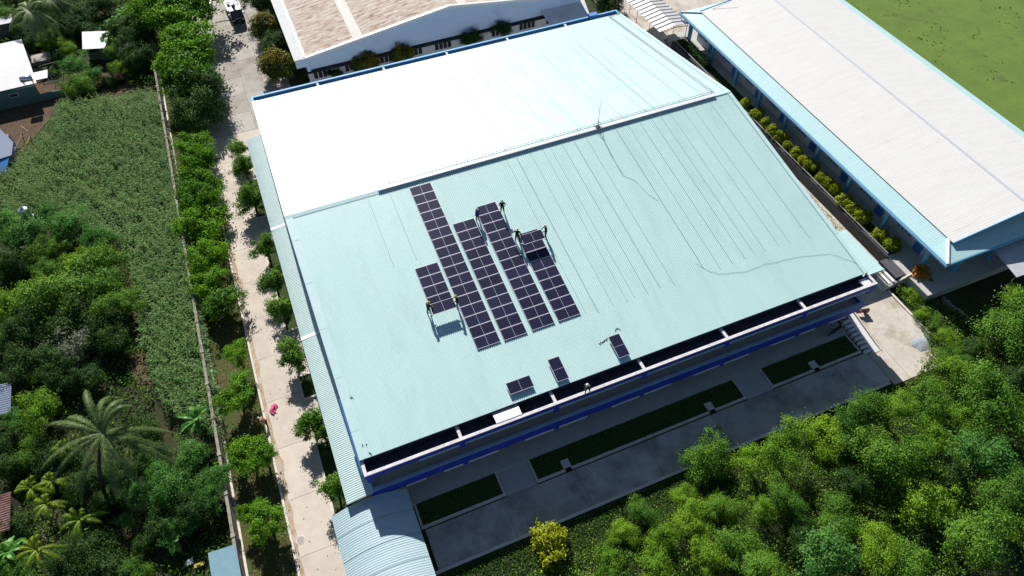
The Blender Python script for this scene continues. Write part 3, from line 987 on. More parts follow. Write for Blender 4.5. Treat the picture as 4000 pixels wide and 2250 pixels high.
# gravel heap, manholes, grate
gh = MB()
nr, na = 6, 20
c = at(3605, 1340)
vs = []
for j in range(nr + 1):
    for i in range(na):
        a = 2 * math.pi * i / na
        r = j / nr * (1 + .12 * math.sin(3 * a + 1) + .06 * math.sin(5 * a))
        vs.append((c[0] + 1.45 * r * math.cos(a), c[1] + .85 * r * math.sin(a), .22 * (1 - (j / nr) ** 2) + .02 * random.random() - .02))
gh.add(vs, [(j * na + i, (j + 1) * na + i, (j + 1) * na + (i + 1) % na, j * na + (i + 1) % na) for j in range(nr) for i in range(na)])
tag(obj('gravel_heap', gh, 'gravel'), 'low heap of blue grey gravel on the stained concrete', 'gravel')
nst = 420
a = RNG.random(nst) * 6.283
r = np.sqrt(RNG.random(nst)) * 1.15
P = np.stack([c[0] + 1.5 * r * np.cos(a), c[1] + .9 * r * np.sin(a), .22 * np.clip(1 - r * r, 0, 1) + .03], 1)
q = at(1174, 2110)
t = thing('manhole', 'round concrete manhole cover in the driveway near the barrel porch', 'manhole cover', (q[0], q[1], .004))
obj('cover', MB().disc((0, 0, .02), .33, 20, .03), 'concrete2', t)
ring = MB()
for k in range(24):
    a0, a1 = 2 * math.pi * k / 24, 2 * math.pi * (k + 1) / 24
    ring.hexa([(.33 * math.cos(a0), .33 * math.sin(a0), -.02), (.4 * math.cos(a0), .4 * math.sin(a0), -.02), (.4 * math.cos(a1), .4 * math.sin(a1), -.02), (.33 * math.cos(a1), .33 * math.sin(a1), -.02)],
              [(.33 * math.cos(a0), .33 * math.sin(a0), .015), (.4 * math.cos(a0), .4 * math.sin(a0), .015), (.4 * math.cos(a1), .4 * math.sin(a1), .015), (.33 * math.cos(a1), .33 * math.sin(a1), .015)])
obj('ring', ring, 'kerb', t)
q = at(857, 622)
t = thing('drain_grate', 'rectangular drain grate in the shaded driveway', 'drain grate', (q[0], q[1], .004))
gr = MB()
gr.box(-.75, .75, -.38, -.32, 0, .02); gr.box(-.75, .75, .32, .38, 0, .02)
for k in range(6):
    gr.box(-.75 + k * .288, -.69 + k * .288, -.32, .32, 0, .02)
obj('grate_bars', gr, 'kerb', t)
obj('pit', MB().slab([(-.69, -.32, .006), (.69, -.32, .006), (.69, .32, .006), (-.69, .32, .006)], .004), 'dark', t)

# ================================================================== SOLAR PANELS
SLOPE = math.atan(TAN)
PW, PH, PITCH_P = 2.28, 1.134, 1.154
fr = MB()
for (x0, x1, y0, y1) in ((-PW / 2, PW / 2, -PH / 2, -PH / 2 + .034), (-PW / 2, PW / 2, PH / 2 - .034, PH / 2), (-PW / 2, -PW / 2 + .026, -PH / 2 + .034, PH / 2 - .034), (PW / 2 - .026, PW / 2, -PH / 2 + .034, PH / 2 - .034), (-.010, .010, -PH / 2 + .034, PH / 2 - .034)):
    fr.box(x0, x1, y0, y1, 0.0, .038)
FRM = fr.mesh('panel_frame', [MT['alu']])
ce = MB()
ce.box(-PW / 2 + .026, -.010, -PH / 2 + .034, PH / 2 - .034, .006, .032)
ce.box(.010, PW / 2 - .026, -PH / 2 + .034, PH / 2 - .034, .006, .032)
CEL = ce.mesh('panel_cells', [MT['cells']])
BRK = MB().box(-.9, -.84, -PH / 2, PH / 2, -.1, 0).box(.84, .9, -PH / 2, PH / 2, -.1, 0).mesh('panel_feet', [MT['rail']])


def panel(x, y, dz, label, group, tilt=None, turn=0.0, feet=True):
    """x, y of the panel centre; lies in the front slope dz above it"""
    t = thing('solar_panel', label, 'solar panel', (x, y, roof_z(y) + dz), 0, group)
    t.rotation_euler = Matrix.Rotation(SLOPE if tilt is None else tilt, 3, 'X').to_euler() if not turn else (Matrix.Rotation(SLOPE if tilt is None else tilt, 3, 'X') @ Matrix.Rotation(turn, 3, 'Z')).to_euler()
    link('frame', FRM, t)
    link('cell_face', CEL, t)
    if feet:
        link('mounting_foot', BRK, t)
    return t


CS = math.cos(SLOPE)
cols = [('short column nearest the left edge', 10.10, 15.85, 4), ('longest column', 12.66, 25.23, 17),
        ('middle column', 15.28, 19.48, 12), ('column right of the middle one', 18.07, 20.66, 13), ('rightmost column', 20.75, 16.11, 9)]
for nm, x, yt, n in cols:
    for k in range(n):
        yc = yt - (k + .5) * PITCH_P * CS
        panel(x + PW / 2, yc, .10, 'dark solar panel, %s from the top of the %s' % (ORD[k], nm), 'solar panels fixed in columns on the teal roof')
panel(11.13, 10.53, 0.98, 'solar panel carried by the two yellow helmeted workers at the foot of the short column', 'solar panels being handled loose', feet=False)
panel(21.92, 14.68, 0.98, 'solar panel carried by the two pale helmeted workers over the rightmost column', 'solar panels being handled loose', feet=False)
panel(14.9, 1.28, .28, 'loose solar panel lying crosswise near the front gutter', 'solar panels being handled loose', feet=False)
panel(18.69, 1.44, .28, 'loose solar panel lying lengthwise left of the gutter walker', 'solar panels being handled loose', turn=math.pi / 2, feet=False)
panel(24.85, 1.54, .28, 'loose solar panel lying lengthwise farthest to the right near the front gutter', 'solar panels being handled loose', turn=math.pi / 2, feet=False)
for i, (x, y, ln, wd) in enumerate(((14.9, 1.28, 2.1, .95), (18.69, 1.44, .95, 2.1), (24.85, 1.54, .95, 2.1))):
    mb = MB()
    for u in (-.38, .38):
        for v in (-.36, .36):
            mb.hexa([(u * ln - .1, v * wd - .1, -.28), (u * ln + .1, v * wd - .1, -.28), (u * ln + .1, v * wd + .1, -.28), (u * ln - .1, v * wd + .1, -.28)], [(u * ln - .1, v * wd - .1, -.005), (u * ln + .1, v * wd - .1, -.005), (u * ln + .1, v * wd + .1, -.005), (u * ln - .1, v * wd + .1, -.005)])
    o = obj('pallet', mb, 'bamboo')
    o.location = (x, y, roof_z(y) + .27)
    o.rotation_euler = (SLOPE, 0, 0)
    tag(o, 'low wooden blocks under the %s loose solar panel' % ['crosswise', 'lengthwise left', 'lengthwise far right'][i], 'blocks', 'blocks under the loose panels')

# rails laid along the slope
fx = [(8.35, 16.9), (10.6, 16.9), (23.54, 5.7), (24.7, 5.5), (26.33, 5.5), (27.8, 5.5), (28.67, 5.6), (30.1, 5.5), (31.5, 5.8), (32.97, 5.5), (36.67, 6.2), (38.22, 5.5), (39.69, 5.7), (41.2, 5.7), (42.35, 5.8), (43.6, 5.7), (45.28, 5.7), (46.56, 5.6), (48.87, 5.5)]


def rail(x, y0, y1, label, group):
    mb = MB()
    h = .05
    mb.hexa([(x - .022, y0, roof_z(y0) + .02), (x + .022, y0, roof_z(y0) + .02), (x + .022, y1, roof_z(y1) + .02), (x - .022, y1, roof_z(y1) + .02)],
            [(x - .022, y0, roof_z(y0) + h), (x + .022, y0, roof_z(y0) + h), (x + .022, y1, roof_z(y1) + h), (x - .022, y1, roof_z(y1) + h)])
    tag(obj('mounting_rail', mb, 'rail'), label, 'rail', group)


for i, (x, y) in enumerate(fx):
    rail(x, y, WH - .55, 'thin metal rail running down the front roof slope, %s from the left' % ORD[i], 'rails along the front roof slope')
bx = [(18.6, 46.4), (22.5, 46.2), (24.6, 45.9), (27.8, 45.7), (30.1, 46), (33.1, 46), (37.0, 46.4), (38.3, 45.9), (41.2, 46), (42.4, 46.2), (43.55, 46.2), (46.5, 46.4), (48.85, 46.4)]
for i, (x, y) in enumerate(bx):
    rail(x, WH + .7, y, 'thin metal rail on the glaring rear roof slope, %s from the left' % ORD[i], 'rails along the rear roof slope')
# conduit along ridge and right verge
mb = MB()
zc = ZR + .36
mb.tube([(10.2, WH + .42, ZR + .12), (10.7, WH + .42, zc), (49.95, WH + .42, zc)], .035, 6)
for k in range(10):
    x = 11 + k * 4.3
    mb.box(x - .03, x + .03, WH + .39, WH + .45, ZR - .05, zc)
cnd = tag(obj('ridge_conduit', mb, 'metal'), 'long thin pipe on short stands along the roof ridge', 'pipe')
mb = MB()
for dx in (0, .22):
    mb.tube([(50.0 + dx, WH + .45, ZR + .1), (50.0 + dx, 2 * WH - .4, E + .2)], .045, 6)
mb.tube([(50.0, 2 * WH - .35, E + .2), (51.9, 2 * WH - .2, E + .15)], .045, 6)
tag(obj('verge_pipe', mb, 'metal'), 'pair of grey pipes running up the rear slope beside the right verge', 'pipe')
# lightning rod
lr = thing('lightning_rod', 'thin guyed lightning rod standing on the roof ridge', 'lightning rod', (34.8, WH, ZR + .25))
obj('mast', MB().tube([(0, 0, 0), (0.02, 0, 2.2), (.03, 0, 3.8)], [.04, .03, .015], 6), 'metal', lr)
for k in range(3):
    a = k * 2.1 + .4
    obj('stay', MB().tube([(0, 0, .9), (.75 * math.cos(a), .55 * math.sin(a), -.35)], .025, 5), 'metal', lr)
obj('base', MB().box(-.25, .25, -.25, .25, -.03, .05), 'dark', lr)


def on_slope(pts, r, name, label, m='cable', off=.05):
    mb = MB()
    mb.tube([(x, y, roof_z(y) + off) for x, y in pts], r, 5)
    tag(obj(name, mb, m), label, 'cable')


def wig(pts, n=10, amp=.12):
    out = []
    for i in range(len(pts) - 1):
        for k in range(n):
            u = k / n
            out.append((pts[i][0] + (pts[i + 1][0] - pts[i][0]) * u + random.uniform(-amp, amp) * .6, pts[i][1] + (pts[i + 1][1] - pts[i][1]) * u + random.uniform(-amp, amp)))
    return out + [pts[-1]]





def roof_pt(px, py):
    d = FW + RT * (px - 2000) / FPX - UP * (py - 1125) / FPX
    k = (TAN * CAM[1] + E - CAM[2]) / (d[2] - TAN * d[1])
    p = CAM + k * d
    return float(p[0]), float(p[1])


on_slope(wig([roof_pt(2720, 1030), roof_pt(2760, 1056), roof_pt(2810, 1072), roof_pt(2900, 1064), roof_pt(3000, 1030), roof_pt(3120, 1005), roof_pt(3240, 993), roof_pt(3290, 1008), roof_pt(3345, 1030)], 6, .06), .012, 'roof_cable', 'long loose cable snaking across the right part of the front roof slope')
on_slope(wig([roof_pt(2345, 520), roof_pt(2370, 580), roof_pt(2400, 630), roof_pt(2440, 690), roof_pt(2480, 705), roof_pt(2530, 760), roof_pt(2570, 785)], 4, .03), .014, 'guy_cable', 'thin slack cable trailing down from the lightning rod', off=.045)
on_slope(wig([roof_pt(2338, 1346), roof_pt(2355, 1335), roof_pt(2368, 1330), roof_pt(2372, 1322)], 4, .1), .035, 'panel_lead', 'tangled black lead beside the upper left of the far right loose panel', 'dark')
on_slope(wig([roof_pt(2403, 1295), roof_pt(2408, 1282), roof_pt(2423, 1287)], 4, .05), .03, 'panel_lead', 'short black lead above the far right loose panel', 'dark')

# ================================================================== PEOPLE


def person(label, loc, rz, shirt, trousers, helmet=None, hair='hair', lean=0.0, lh=(-.28, .1, .85), rh=(.28, .1, .85), spread=.14, step=0.0, head_pitch=0.2, scale=1.0, crouch=0.0, hold=None, shoe='dark'):
    t = thing('person', label, 'person', loc, rz)
    t.scale = (scale,) * 3
    hip = .92 - crouch
    pel = Vector((0, 0, hip))
    ax = Vector((0, math.sin(lean), math.cos(lean)))
    fwd = Vector((0, math.cos(lean), -math.sin(lean)))
    waist, chest, neck = pel + ax * .18, pel + ax * .36, pel + ax * .54
    hd = neck + (ax * .12 + fwd * .03)
    V, Eg, Rr = [], [], []

    def nv(p, r, par=None):
        V.append(tuple(p)); Rr.append(r)
        if par is not None:
            Eg.append((par, len(V) - 1))
        return len(V) - 1
    a0 = nv(pel, (.15, .115))
    a1 = nv(waist, (.135, .10), a0)
    a2 = nv(chest, (.165, .115), a1)
    a3 = nv(pel + ax * .49, (.11, .08), a2)
    a4 = nv(neck + ax * .05, (.052, .052), a3)
    info = []
    for s, hnd in ((-1, lh), (1, rh)):
        sh = pel + ax * .46 + Vector((s * .19, 0, 0))
        h = Vector(hnd)
        d = h - sh
        ln = min(d.length, .57)
        h = sh + d.normalized() * ln
        bend = math.sqrt(max(0, .29 ** 2 - (ln / 2) ** 2))
        el = (sh + h) / 2 + (Vector((s * .7, -.5, -.4)).normalized() * bend)
        b0 = nv(sh, (.062, .062), a3)
        b1 = nv(el, (.043, .043), b0)
        wr = el.lerp(h, .88)
        b2 = nv(wr, (.028, .028), b1)
        b3 = nv(h + (h - wr).normalized() * .03, (.034, .022), b2)
        info.append((el, h))
    for s in (-1, 1):
        hp = pel + Vector((s * .09, 0, -.06))
        ft = Vector((s * spread, s * step, .08))
        kn = (hp + ft) / 2 + Vector((0, .05 + crouch * .8, .02))
        c0 = nv(hp, (.088, .092), a0)
        c1 = nv(kn, (.058, .06), c0)
        c2 = nv(ft, (.042, .045), c1)
        nv(ft + Vector((0, .15, -.045)), (.042, .03), c2)
    me = D.meshes.new('body_cage')
    me.from_pydata(V, Eg, [])
    tmp = D.objects.new('tmp', me)
    COL.objects.link(tmp)
    tmp.modifiers.new('s', 'SKIN')
    for i, r in enumerate(Rr):
        me.skin_vertices[0].data[i].radius = (r[0] * 1.3, r[1] * 1.35)
        me.skin_vertices[0].data[i].use_root = (i == 0)
    sb = tmp.modifiers.new('u', 'SUBSURF')
    sb.levels = 1
    dg = bpy.context.evaluated_depsgraph_get()
    ev = tmp.evaluated_get(dg).to_mesh()
    mb = MB()
    vs = [tuple(v.co) for v in ev.vertices]
    for p in ev.polygons:
        c = p.center
        near = min((c - i[1]).length for i in info)
        mi = 0
        if near < .12:
            mi = 3
        elif c.z < .10:
            mi = 2
        elif (c - pel).dot(ax) < .02:
            mi = 1
        if (c - neck).dot(ax) > .0:
            mi = 3
        mb.m.append(mi)
        mb.f.append(tuple(p.vertices))
    mb.v = vs
    tmp.evaluated_get(dg).to_mesh_clear()
    D.objects.remove(tmp)
    D.meshes.remove(me)
    # fingers and thumb
    for s, (el, h) in zip((-1, 1), info):
        dr = (h - el).normalized()
        side = dr.cross(Vector((0, 0, 1)))
        side = side.normalized() if side.length > .1 else Vector((1, 0, 0))
        pal = side.cross(dr)
        for k, fl in enumerate((.07, .082, .078, .06)):
            b = h + dr * .04 + side * ((k - 1.5) * .02)
            mb.tube([b, b + dr * fl * .55 - pal * .008, b + dr * fl - pal * .03], [.0095, .0085, .006], 5, 3)
        b = h + side * (-s * .03)
        mb.tube([b, b + side * (-s * .03) + dr * .03, b + side * (-s * .035) + dr * .06], [.011, .01, .007], 5, 3)
    # head
    hp = head_pitch + lean
    hm = MB()
    hm.ball((0, 0, 0), (.078, .095, .115), 14, 10, 3)
    hm.add([(-.014, .09, -.01), (.014, .09, -.01), (0, .118, -.02), (0, .09, .03)], [(0, 1, 2), (1, 3, 2), (3, 0, 2)], 3)
    for s in (-1, 1):
        hm.ball((s * .03, .085, .012), (.012, .01, .008), 6, 4, 2)
        hm.ball((s * .08, 0, 0), (.012, .026, .034), 6, 4, 3)
    hm.box(-.025, .025, .082, .092, -.056, -.046, 2)
    R4 = Matrix.Translation(hd + ax * .03) @ Matrix.Rotation(-hp, 4, 'X')
    hm.xf(mat4=R4)
    mb.join(hm)
    obj('body', mb, [shirt, trousers, shoe, 'skin'], t, True)
    if helmet:
        he = MB()
        he.ball((0, -.005, .03), (.115, .135, .12), 16, 8, 0, z0=0.0)
        he.ball((0, .03, .03), (.125, .165, .016), 16, 4, 0)
        he.box(-.012, .012, -.1, .1, .138, .155)
        he.xf(mat4=R4)
        obj('helmet', he, helmet, t, True)
    else:
        he = MB()
        he.ball((0, -.018, .02), (.088, .098, .112), 14, 7, 0, z0=-0.15)
        he.xf(mat4=R4)
        obj('hair', he, hair, t, True)
    return t


def on_roof(x, y):
    return (x, y, roof_z(y) + .02)


person('bareheaded worker in black standing right of the second longest panel column', on_roof(20.55, 19.2), 2.9, 'black_cloth', 'black_cloth', None, lh=(-.16, .3, 1.12), rh=(.14, .32, 1.15), spread=.17)
person('worker in a blue jacket and white helmet standing between the middle panel columns', on_roof(17.86, 19.12), 0.5, 'navy_cloth', 'black_cloth', 'white_helmet', lh=(-.34, .05, .95), rh=(.22, .12, .86), spread=.16)
person('pale helmeted worker reaching one arm out left of the right carried panel', on_roof(20.6, 15.46), -.6, 'black_cloth', 'black_cloth', 'cream_helmet', lean=.12, lh=(-.62, .05, 1.05), rh=(.34, .22, .98), spread=.18, step=.06)
person('pale helmeted worker in black at the right end of the carried panel on the right', on_roof(23.5, 14.95), 1.35, 'black_cloth', 'black_cloth', 'cream_helmet', lean=.1, lh=(-.2, .42, 1.0), rh=(.2, .42, 1.0), spread=.13)
person('yellow helmeted worker in black at the left end of the carried panel', on_roof(9.8, 10.9), -1.3, 'black_cloth', 'black_cloth', 'yellow_helmet', lean=.1, lh=(-.25, .4, 1.0), rh=(.25, .4, 1.0), spread=.17, step=.08)
person('yellow helmeted worker in black at the right end of the carried panel', on_roof(12.55, 10.65), 1.35, 'black_cloth', 'black_cloth', 'yellow_helmet', lean=.08, lh=(-.22, .42, 1.0), rh=(.22, .42, 1.0), spread=.13)
person('white helmeted person in grey patterned clothes stepping along the front gutter parapet', (20.33, -1.27, E - .2), 2.2, 'grey_cloth', 'grey_cloth', 'white_helmet', lean=.35, lh=(-.25, .22, .72), rh=(.2, .28, .8), spread=.1, step=.22, crouch=.1, head_pitch=.1)
q = at(1047, 1662)
rpn = person('person in a peach shirt and white sun hat bending over at the driveway kerb', (q[0], q[1], 0), 1.0, 'peach_cloth', 'black_cloth', 'white_helmet', lean=1.05, lh=(-.3, .6, .62), rh=(.22, .72, .55), spread=.12, step=.1, head_pitch=-.6)
q = at(800, 88)
person('person in a pale shirt and white hat standing under the trees by the crane truck', (q[0], q[1], 0), 2.4, 'pale_cloth', 'pale_cloth', 'white_helmet', lh=(-.25, .2, .8), rh=(.25, .2, .85))
q = at(1070, 1600)
mb = MB()
vs, fs = [], []
n = 9
for j in range(n):
    for i in range(n):
        u, v = i / (n - 1) - .5, j / (n - 1) - .5
        k = 1 - .35 * math.sin(4 * u + 6 * v) - .5 * abs(v)
        vs.append((u * .62 * k + .3 * v + .1 * math.sin(9 * v), v * 1.05 + .12 * math.sin(8 * u), .03 + .24 * max(0, math.cos(3.2 * u) * math.cos(2.6 * v)) * (0.6 + .4 * math.sin(17 * u + 5 * v)) + .03 * random.random()))
fs = [(j * n + i, j * n + i + 1, (j + 1) * n + i + 1, (j + 1) * n + i) for j in range(n - 1) for i in range(n - 1)]
mb.add(vs, fs)
o = obj('cloth_bundle', mb, 'pink', None, False)
o.location = (q[0], q[1], .01)
sol = o.modifiers.new('t', 'SOLIDIFY'); sol.thickness = .02
tag(o, 'crumpled bright pink cloth dropped on the driveway', 'cloth')

# ================================================================== VEHICLES


def wheel(parent, x, y, r, wdt, ax='x'):
    a = Vector((wdt / 2, 0, 0))
    o = obj('wheel', MB().tube([(x - wdt / 2, y, r), (x + wdt / 2, y, r)], r, 18), 'dark', parent)
    obj('rim', MB().tube([(x - wdt / 2 - .005, y, r), (x + wdt / 2 + .005, y, r)], r * .55, 12), 'metal', o)


q0, q1 = at(860 + 590 / 11.1, 1120 / 11.1), at(860 + 1150 / 11.1, 1000 / 11.1)
tx, ty = (q0[0] + q1[0]) / 2, (q0[1] + q1[1]) / 2
tk = thing('crane_truck', 'dark cabbed light truck with a silver flat bed and a dark red crane', 'truck', (tx, ty, 0), 0.06)
mb = MB()
W2 = .95
mb.hexa([(-W2, 0, .45), (W2, 0, .45), (W2, 1.75, .45), (-W2, 1.75, .45)], [(-W2, -.02, 1.25), (W2, -.02, 1.25), (W2, 1.75, 1.25), (-W2, 1.75, 1.25)])
mb.hexa([(-W2, -.02, 1.25), (W2, -.02, 1.25), (W2, 1.75, 1.25), (-W2, 1.75, 1.25)], [(-W2 + .1, .42, 2.12), (W2 - .1, .42, 2.12), (W2 - .1, 1.68, 2.15), (-W2 + .1, 1.68, 2.15)])
cab = obj('cab', mb, 'navy', tk)
obj('cab_roof', MB().box(-W2 + .1, W2 - .1, .45, 1.68, 2.15, 2.2), 'whitepaint', tk)
obj('windscreen', MB().hexa([(-.82, .0, 1.3), (.82, .0, 1.3), (.82, .05, 1.3), (-.82, .05, 1.3)], [(-.76, .36, 2.06), (.76, .36, 2.06), (.76, .42, 2.06), (-.76, .42, 2.06)]), 'glass', cab)
for s in (-1, 1):
    obj('headlight', MB().box(s * .72 - .17, s * .72 + .17, -.03, .02, .72, .92), 'frame', cab)
    mi = obj('mirror', MB().box(s * 1.12 - .09, s * 1.12 + .09, .12, .2, 1.45, 1.85).tube([(s * .93, .2, 1.7), (s * 1.1, .17, 1.7)], .02, 5), 'metal', cab)
    obj('side_window', MB().hexa([(s * .955, .35, 1.3), (s * .955, 1.5, 1.3), (s * .94, 1.5, 1.3), (s * .94, .35, 1.3)], [(s * .875, .6, 2.02), (s * .875, 1.5, 2.02), (s * .85, 1.5, 2.02), (s * .85, .6, 2.02)]), 'glass', cab)
obj('licence_plate', MB().box(-.12, .3, -.035, .0, .5, .66), 'whitepaint', cab)
obj('grille', MB().box(-.5, .5, -.03, .0, .98, 1.1), 'metal', cab)
obj('bumper', MB().box(-W2, W2, -.12, .0, .38, .6), 'navy', cab)
bedm = MB()
bedm.box(-1.0, 1.0, 2.0, 6.6, .95, 1.08)
for k in range(5):
    bedm.box(-1.0, 1.0, 2.05 + k * 1.1, 2.13 + k * 1.1, 1.08, 1.13)
bd = obj('bed', bedm, 'bedmetal', tk)
for s in (-1, 1):
    obj('side_board', MB().box(s * 1.03 - .03, s * 1.03 + .03, 2.0, 6.6, 1.0, 1.5), 'whitepaint', bd)
obj('headboard', MB().box(-1.0, 1.0, 1.97, 2.03, 1.0, 1.5), 'bedmetal', bd)
cr = obj('crane', MB().box(-.3, .3, 1.72, 1.98, .9, 2.3).box(-.22, .22, 1.55, 2.2, 2.3, 2.55), 'crane', tk)
obj('boom', MB().hexa([(-.2, 1.2, 2.4), (.2, 1.2, 2.4), (.08, 3.4, 2.6), (-.28, 3.4, 2.6)], [(-.2, 1.2, 2.75), (.2, 1.2, 2.75), (.08, 3.4, 2.9), (-.28, 3.4, 2.9)]), 'crane', cr)
obj('jib', MB().hexa([(-.22, 3.4, 2.62), (.04, 3.4, 2.62), (-.1, 7.5, 2.9), (-.4, 7.5, 2.9)], [(-.22, 3.4, 2.88), (.04, 3.4, 2.88), (-.1, 7.5, 3.1), (-.4, 7.5, 3.1)]), 'pinkboom', cr)
for s in (-1, 1):
    for y in (.75, 5.2):
        wheel(tk, s * .82, y, .38, .24)
obj('chassis', MB().box(-.45, .45, .3, 6.5, .5, .95), 'dark', tk)
# part of a second flat-topped vehicle at the frame edge
q = at(820, 8, 1.0)
ct = thing('handcart', 'grey steel handcart partly outside the frame near the crane truck', 'cart', (q[0] - .3, q[1] + .3, 0), .1)
obj('tray', MB().box(-.5, .5, -.4, .8, .55, .62).box(-.5, -.45, -.4, .8, .62, .85).box(.45, .5, -.4, .8, .62, .85).box(-.45, .45, -.4, -.35, .62, .85), 'galv', ct)
for s in (-1, 1):
    wheel(ct, s * .45, .2, .28, .08)
obj('handle', MB().tube([(-.4, .8, .7), (-.4, 1.3, .95), (.4, 1.3, .95), (.4, .8, .7)], .025, 6), 'metal', ct)


def motorbike(label, loc, rz, body, top='dark'):
    t = thing('motorbike', label, 'motorbike', loc, rz)
    for y in (-.62, .62):
        o = obj('wheel', MB().tube([(-.045, y, .29), (.045, y, .29)], .29, 18), 'dark', t)
        obj('rim', MB().tube([(-.05, y, .29), (.05, y, .29)], .17, 12), 'metal', o)
    mb = MB()
    mb.hexa([(-.13, -.75, .45), (.13, -.75, .45), (.12, .15, .35), (-.12, .15, .35)], [(-.1, -.85, .72), (.1, -.85, .72), (.13, .1, .68), (-.13, .1, .68)])
    mb.hexa([(-.11, .1, .3), (.11, .1, .3), (.1, .45, .35), (-.1, .45, .35)], [(-.11, .1, .42), (.11, .1, .42), (.17, .5, .85), (-.17, .5, .85)])
    mb.hexa([(-.17, .42, .5), (.17, .42, .5), (.1, .62, .55), (-.1, .62, .55)], [(-.17, .4, 1.0), (.17, .4, 1.0), (.1, .58, .98), (-.1, .58, .98)])
    obj('body', mb, body, t)
    obj('saddle', MB().hexa([(-.12, -.8, .72), (.12, -.8, .72), (.13, .08, .68), (-.13, .08, .68)], [(-.1, -.78, .82), (.1, -.78, .82), (.11, .05, .76), (-.11, .05, .76)]), 'dark', t)
    obj('handlebar', MB().tube([(-.36, .3, 1.0), (-.15, .42, 1.0), (.15, .42, 1.0), (.36, .3, 1.0)], .022, 6).tube([(0, .6, .3), (0, .42, 1.0)], .03, 6), 'metal', t)
    obj('headlight', MB().ball((0, .56, .86), (.09, .06, .08), 10, 6), 'frame', t)
    for s in (-1, 1):
        obj('mirror', MB().ball((s * .34, .36, 1.18), (.06, .02, .04), 8, 5).tube([(s * .3, .33, 1.0), (s * .34, .36, 1.16)], .01, 4), 'dark', t)
    return t


q = at(3263, 1297, .5)
motorbike('dark motorbike parked on the front apron at the top of the steps', (q[0] - .1, -2.0, .28), 1.75, 'navy')
q = at(3376, 1215, .5)
motorbike('dark motorbike with a red tail half hidden under the end of the front canopy', (53.2, -.95, 0), 1.3, 'red')

# ================================================================== RIGHT BUILDING
FZ = 1.2            # its floor level
EZ = E - 1.5        # its eave
rb = thing('classroom_block', 'long low building with pale grey gabled roof over a teal skirt roof', 'building', (61.7, -1.4, 0))
XE0, XE1 = 61.7, 85.75
YN, YF = -1.55, 51.3
XI0, XI1 = 63.75, 83.7
YI0, YI1 = 0.9, 49.0
ZI = EZ + .62
XR = (XI0 + XI1) / 2
ZRB = ZI + 1.28
fl = MB()
fl.box(60.45, 87, YN - .8, YF + .5, 0, FZ)
o = obj('plinth', fl, 'apron'); o.parent = rb; o.matrix_parent_inverse = Matrix.Translation((-61.7, 1.4, 0))
INV = Matrix.Translation((-61.7, 1.4, 0))


def rbo(name, mb, m, parent=None):
    o = obj(name, mb, m)
    o.parent = parent or rb
    if parent is None:
        o.matrix_parent_inverse = INV
    return o


sk = MB()
A = [(XE0, YN, EZ), (XE1, YN, EZ), (XE1, YF, EZ), (XE0, YF, EZ)]
B = [(XI0, YI0, ZI), (XI1, YI0, ZI), (XI1, YI1, ZI), (XI0, YI1, ZI)]
for i in range(4):
    j = (i + 1) % 4
    sk.hexa([(p[0], p[1], p[2] - .05) for p in (A[i], A[j], B[j], B[i])], [A[i], A[j], B[j], B[i]])
# fine ribs of the skirt on the side we see
yy = YN + 2.6
while yy < YF - 2.6:
    sk.hexa([(XE0, yy, EZ + .0), (XI0, yy, ZI + .0), (XI0, yy + .07, ZI + .0), (XE0, yy + .07, EZ + .0)], [(XE0, yy + .02, EZ + .012), (XI0, yy + .02, ZI + .012), (XI0, yy + .05, ZI + .012), (XE0, yy + .05, EZ + .012)])
    yy += .25
rbo('skirt_roof', sk, 'skirt')
hipb = MB()
for i in range(4):
    hipb.tube([(A[i][0], A[i][1], A[i][2] + .02), (B[i][0], B[i][1], B[i][2] + .02)], .17, 8)
rbo('hip_cap', hipb, 'ridge')
gab = MB()
for y in (YI0 + .15, YI1 - .15):
    gab.add([(XI0, y - .05, ZI - .3), (XI1, y - .05, ZI - .3), (XI1, y - .05, ZI), (XR, y - .05, ZRB - .05), (XI0, y - .05, ZI), (XI0, y + .05, ZI - .3), (XI1, y + .05, ZI - .3), (XI1, y + .05, ZI), (XR, y + .05, ZRB - .05), (XI0, y + .05, ZI)],
            [(0, 1, 2, 3, 4), (9, 8, 7, 6, 5), (0, 5, 6, 1), (1, 6, 7, 2), (2, 7, 8, 3), (3, 8, 9, 4), (4, 9, 5, 0)])
rbo('gable', gab, 'paleblue')
for sx, xa in ((1, XI0 - .1), (-1, XI1 + .1)):
    mb = MB()
    n = int((YI1 - YI0 + 1.2) / .33)
    ys, za, zr = [], ZI + .1, ZRB + .1
    y = YI0 - .75
    for i in range(n):
        ys += [(y, 0), (y + .24, 0), (y + .27, .006), (y + .30, .006)]
        y += .33
    vs = [(xa, yv, za + d) for yv, d in ys] + [(XR, yv, zr + d) for yv, d in ys]
    m = len(ys)
    fs = [(i, i + m, i + m + 1, i + 1) for i in range(m - 1)]
    if sx > 0:
        fs = [f[::-1] for f in fs]
    mb.add(vs, fs)
    mb.quad((xa, ys[0][0], za - .04), (XR, ys[0][0], zr - .04), (XR, ys[-1][0], zr - .04), (xa, ys[-1][0], za - .04))
    rbo('roof', mb, 'greyroof')
for (ya, yb) in ((YI0 - .78, YI0 - .7), (YI1 + .4, YI1 + .48)):
    vb = MB()
    for (xa, xb2) in ((XI0 - .1, XR), (XI1 + .1, XR)):
        vb.hexa([(xa, ya, ZI - .15), (xb2, ya, ZRB - .15), (xb2, yb, ZRB - .15), (xa, yb, ZI - .15)], [(xa, ya, ZI + .15), (xb2, ya, ZRB + .15), (xb2, yb, ZRB + .15), (xa, yb, ZI + .15)])
    rbo('barge_board', vb, 'skyblue')
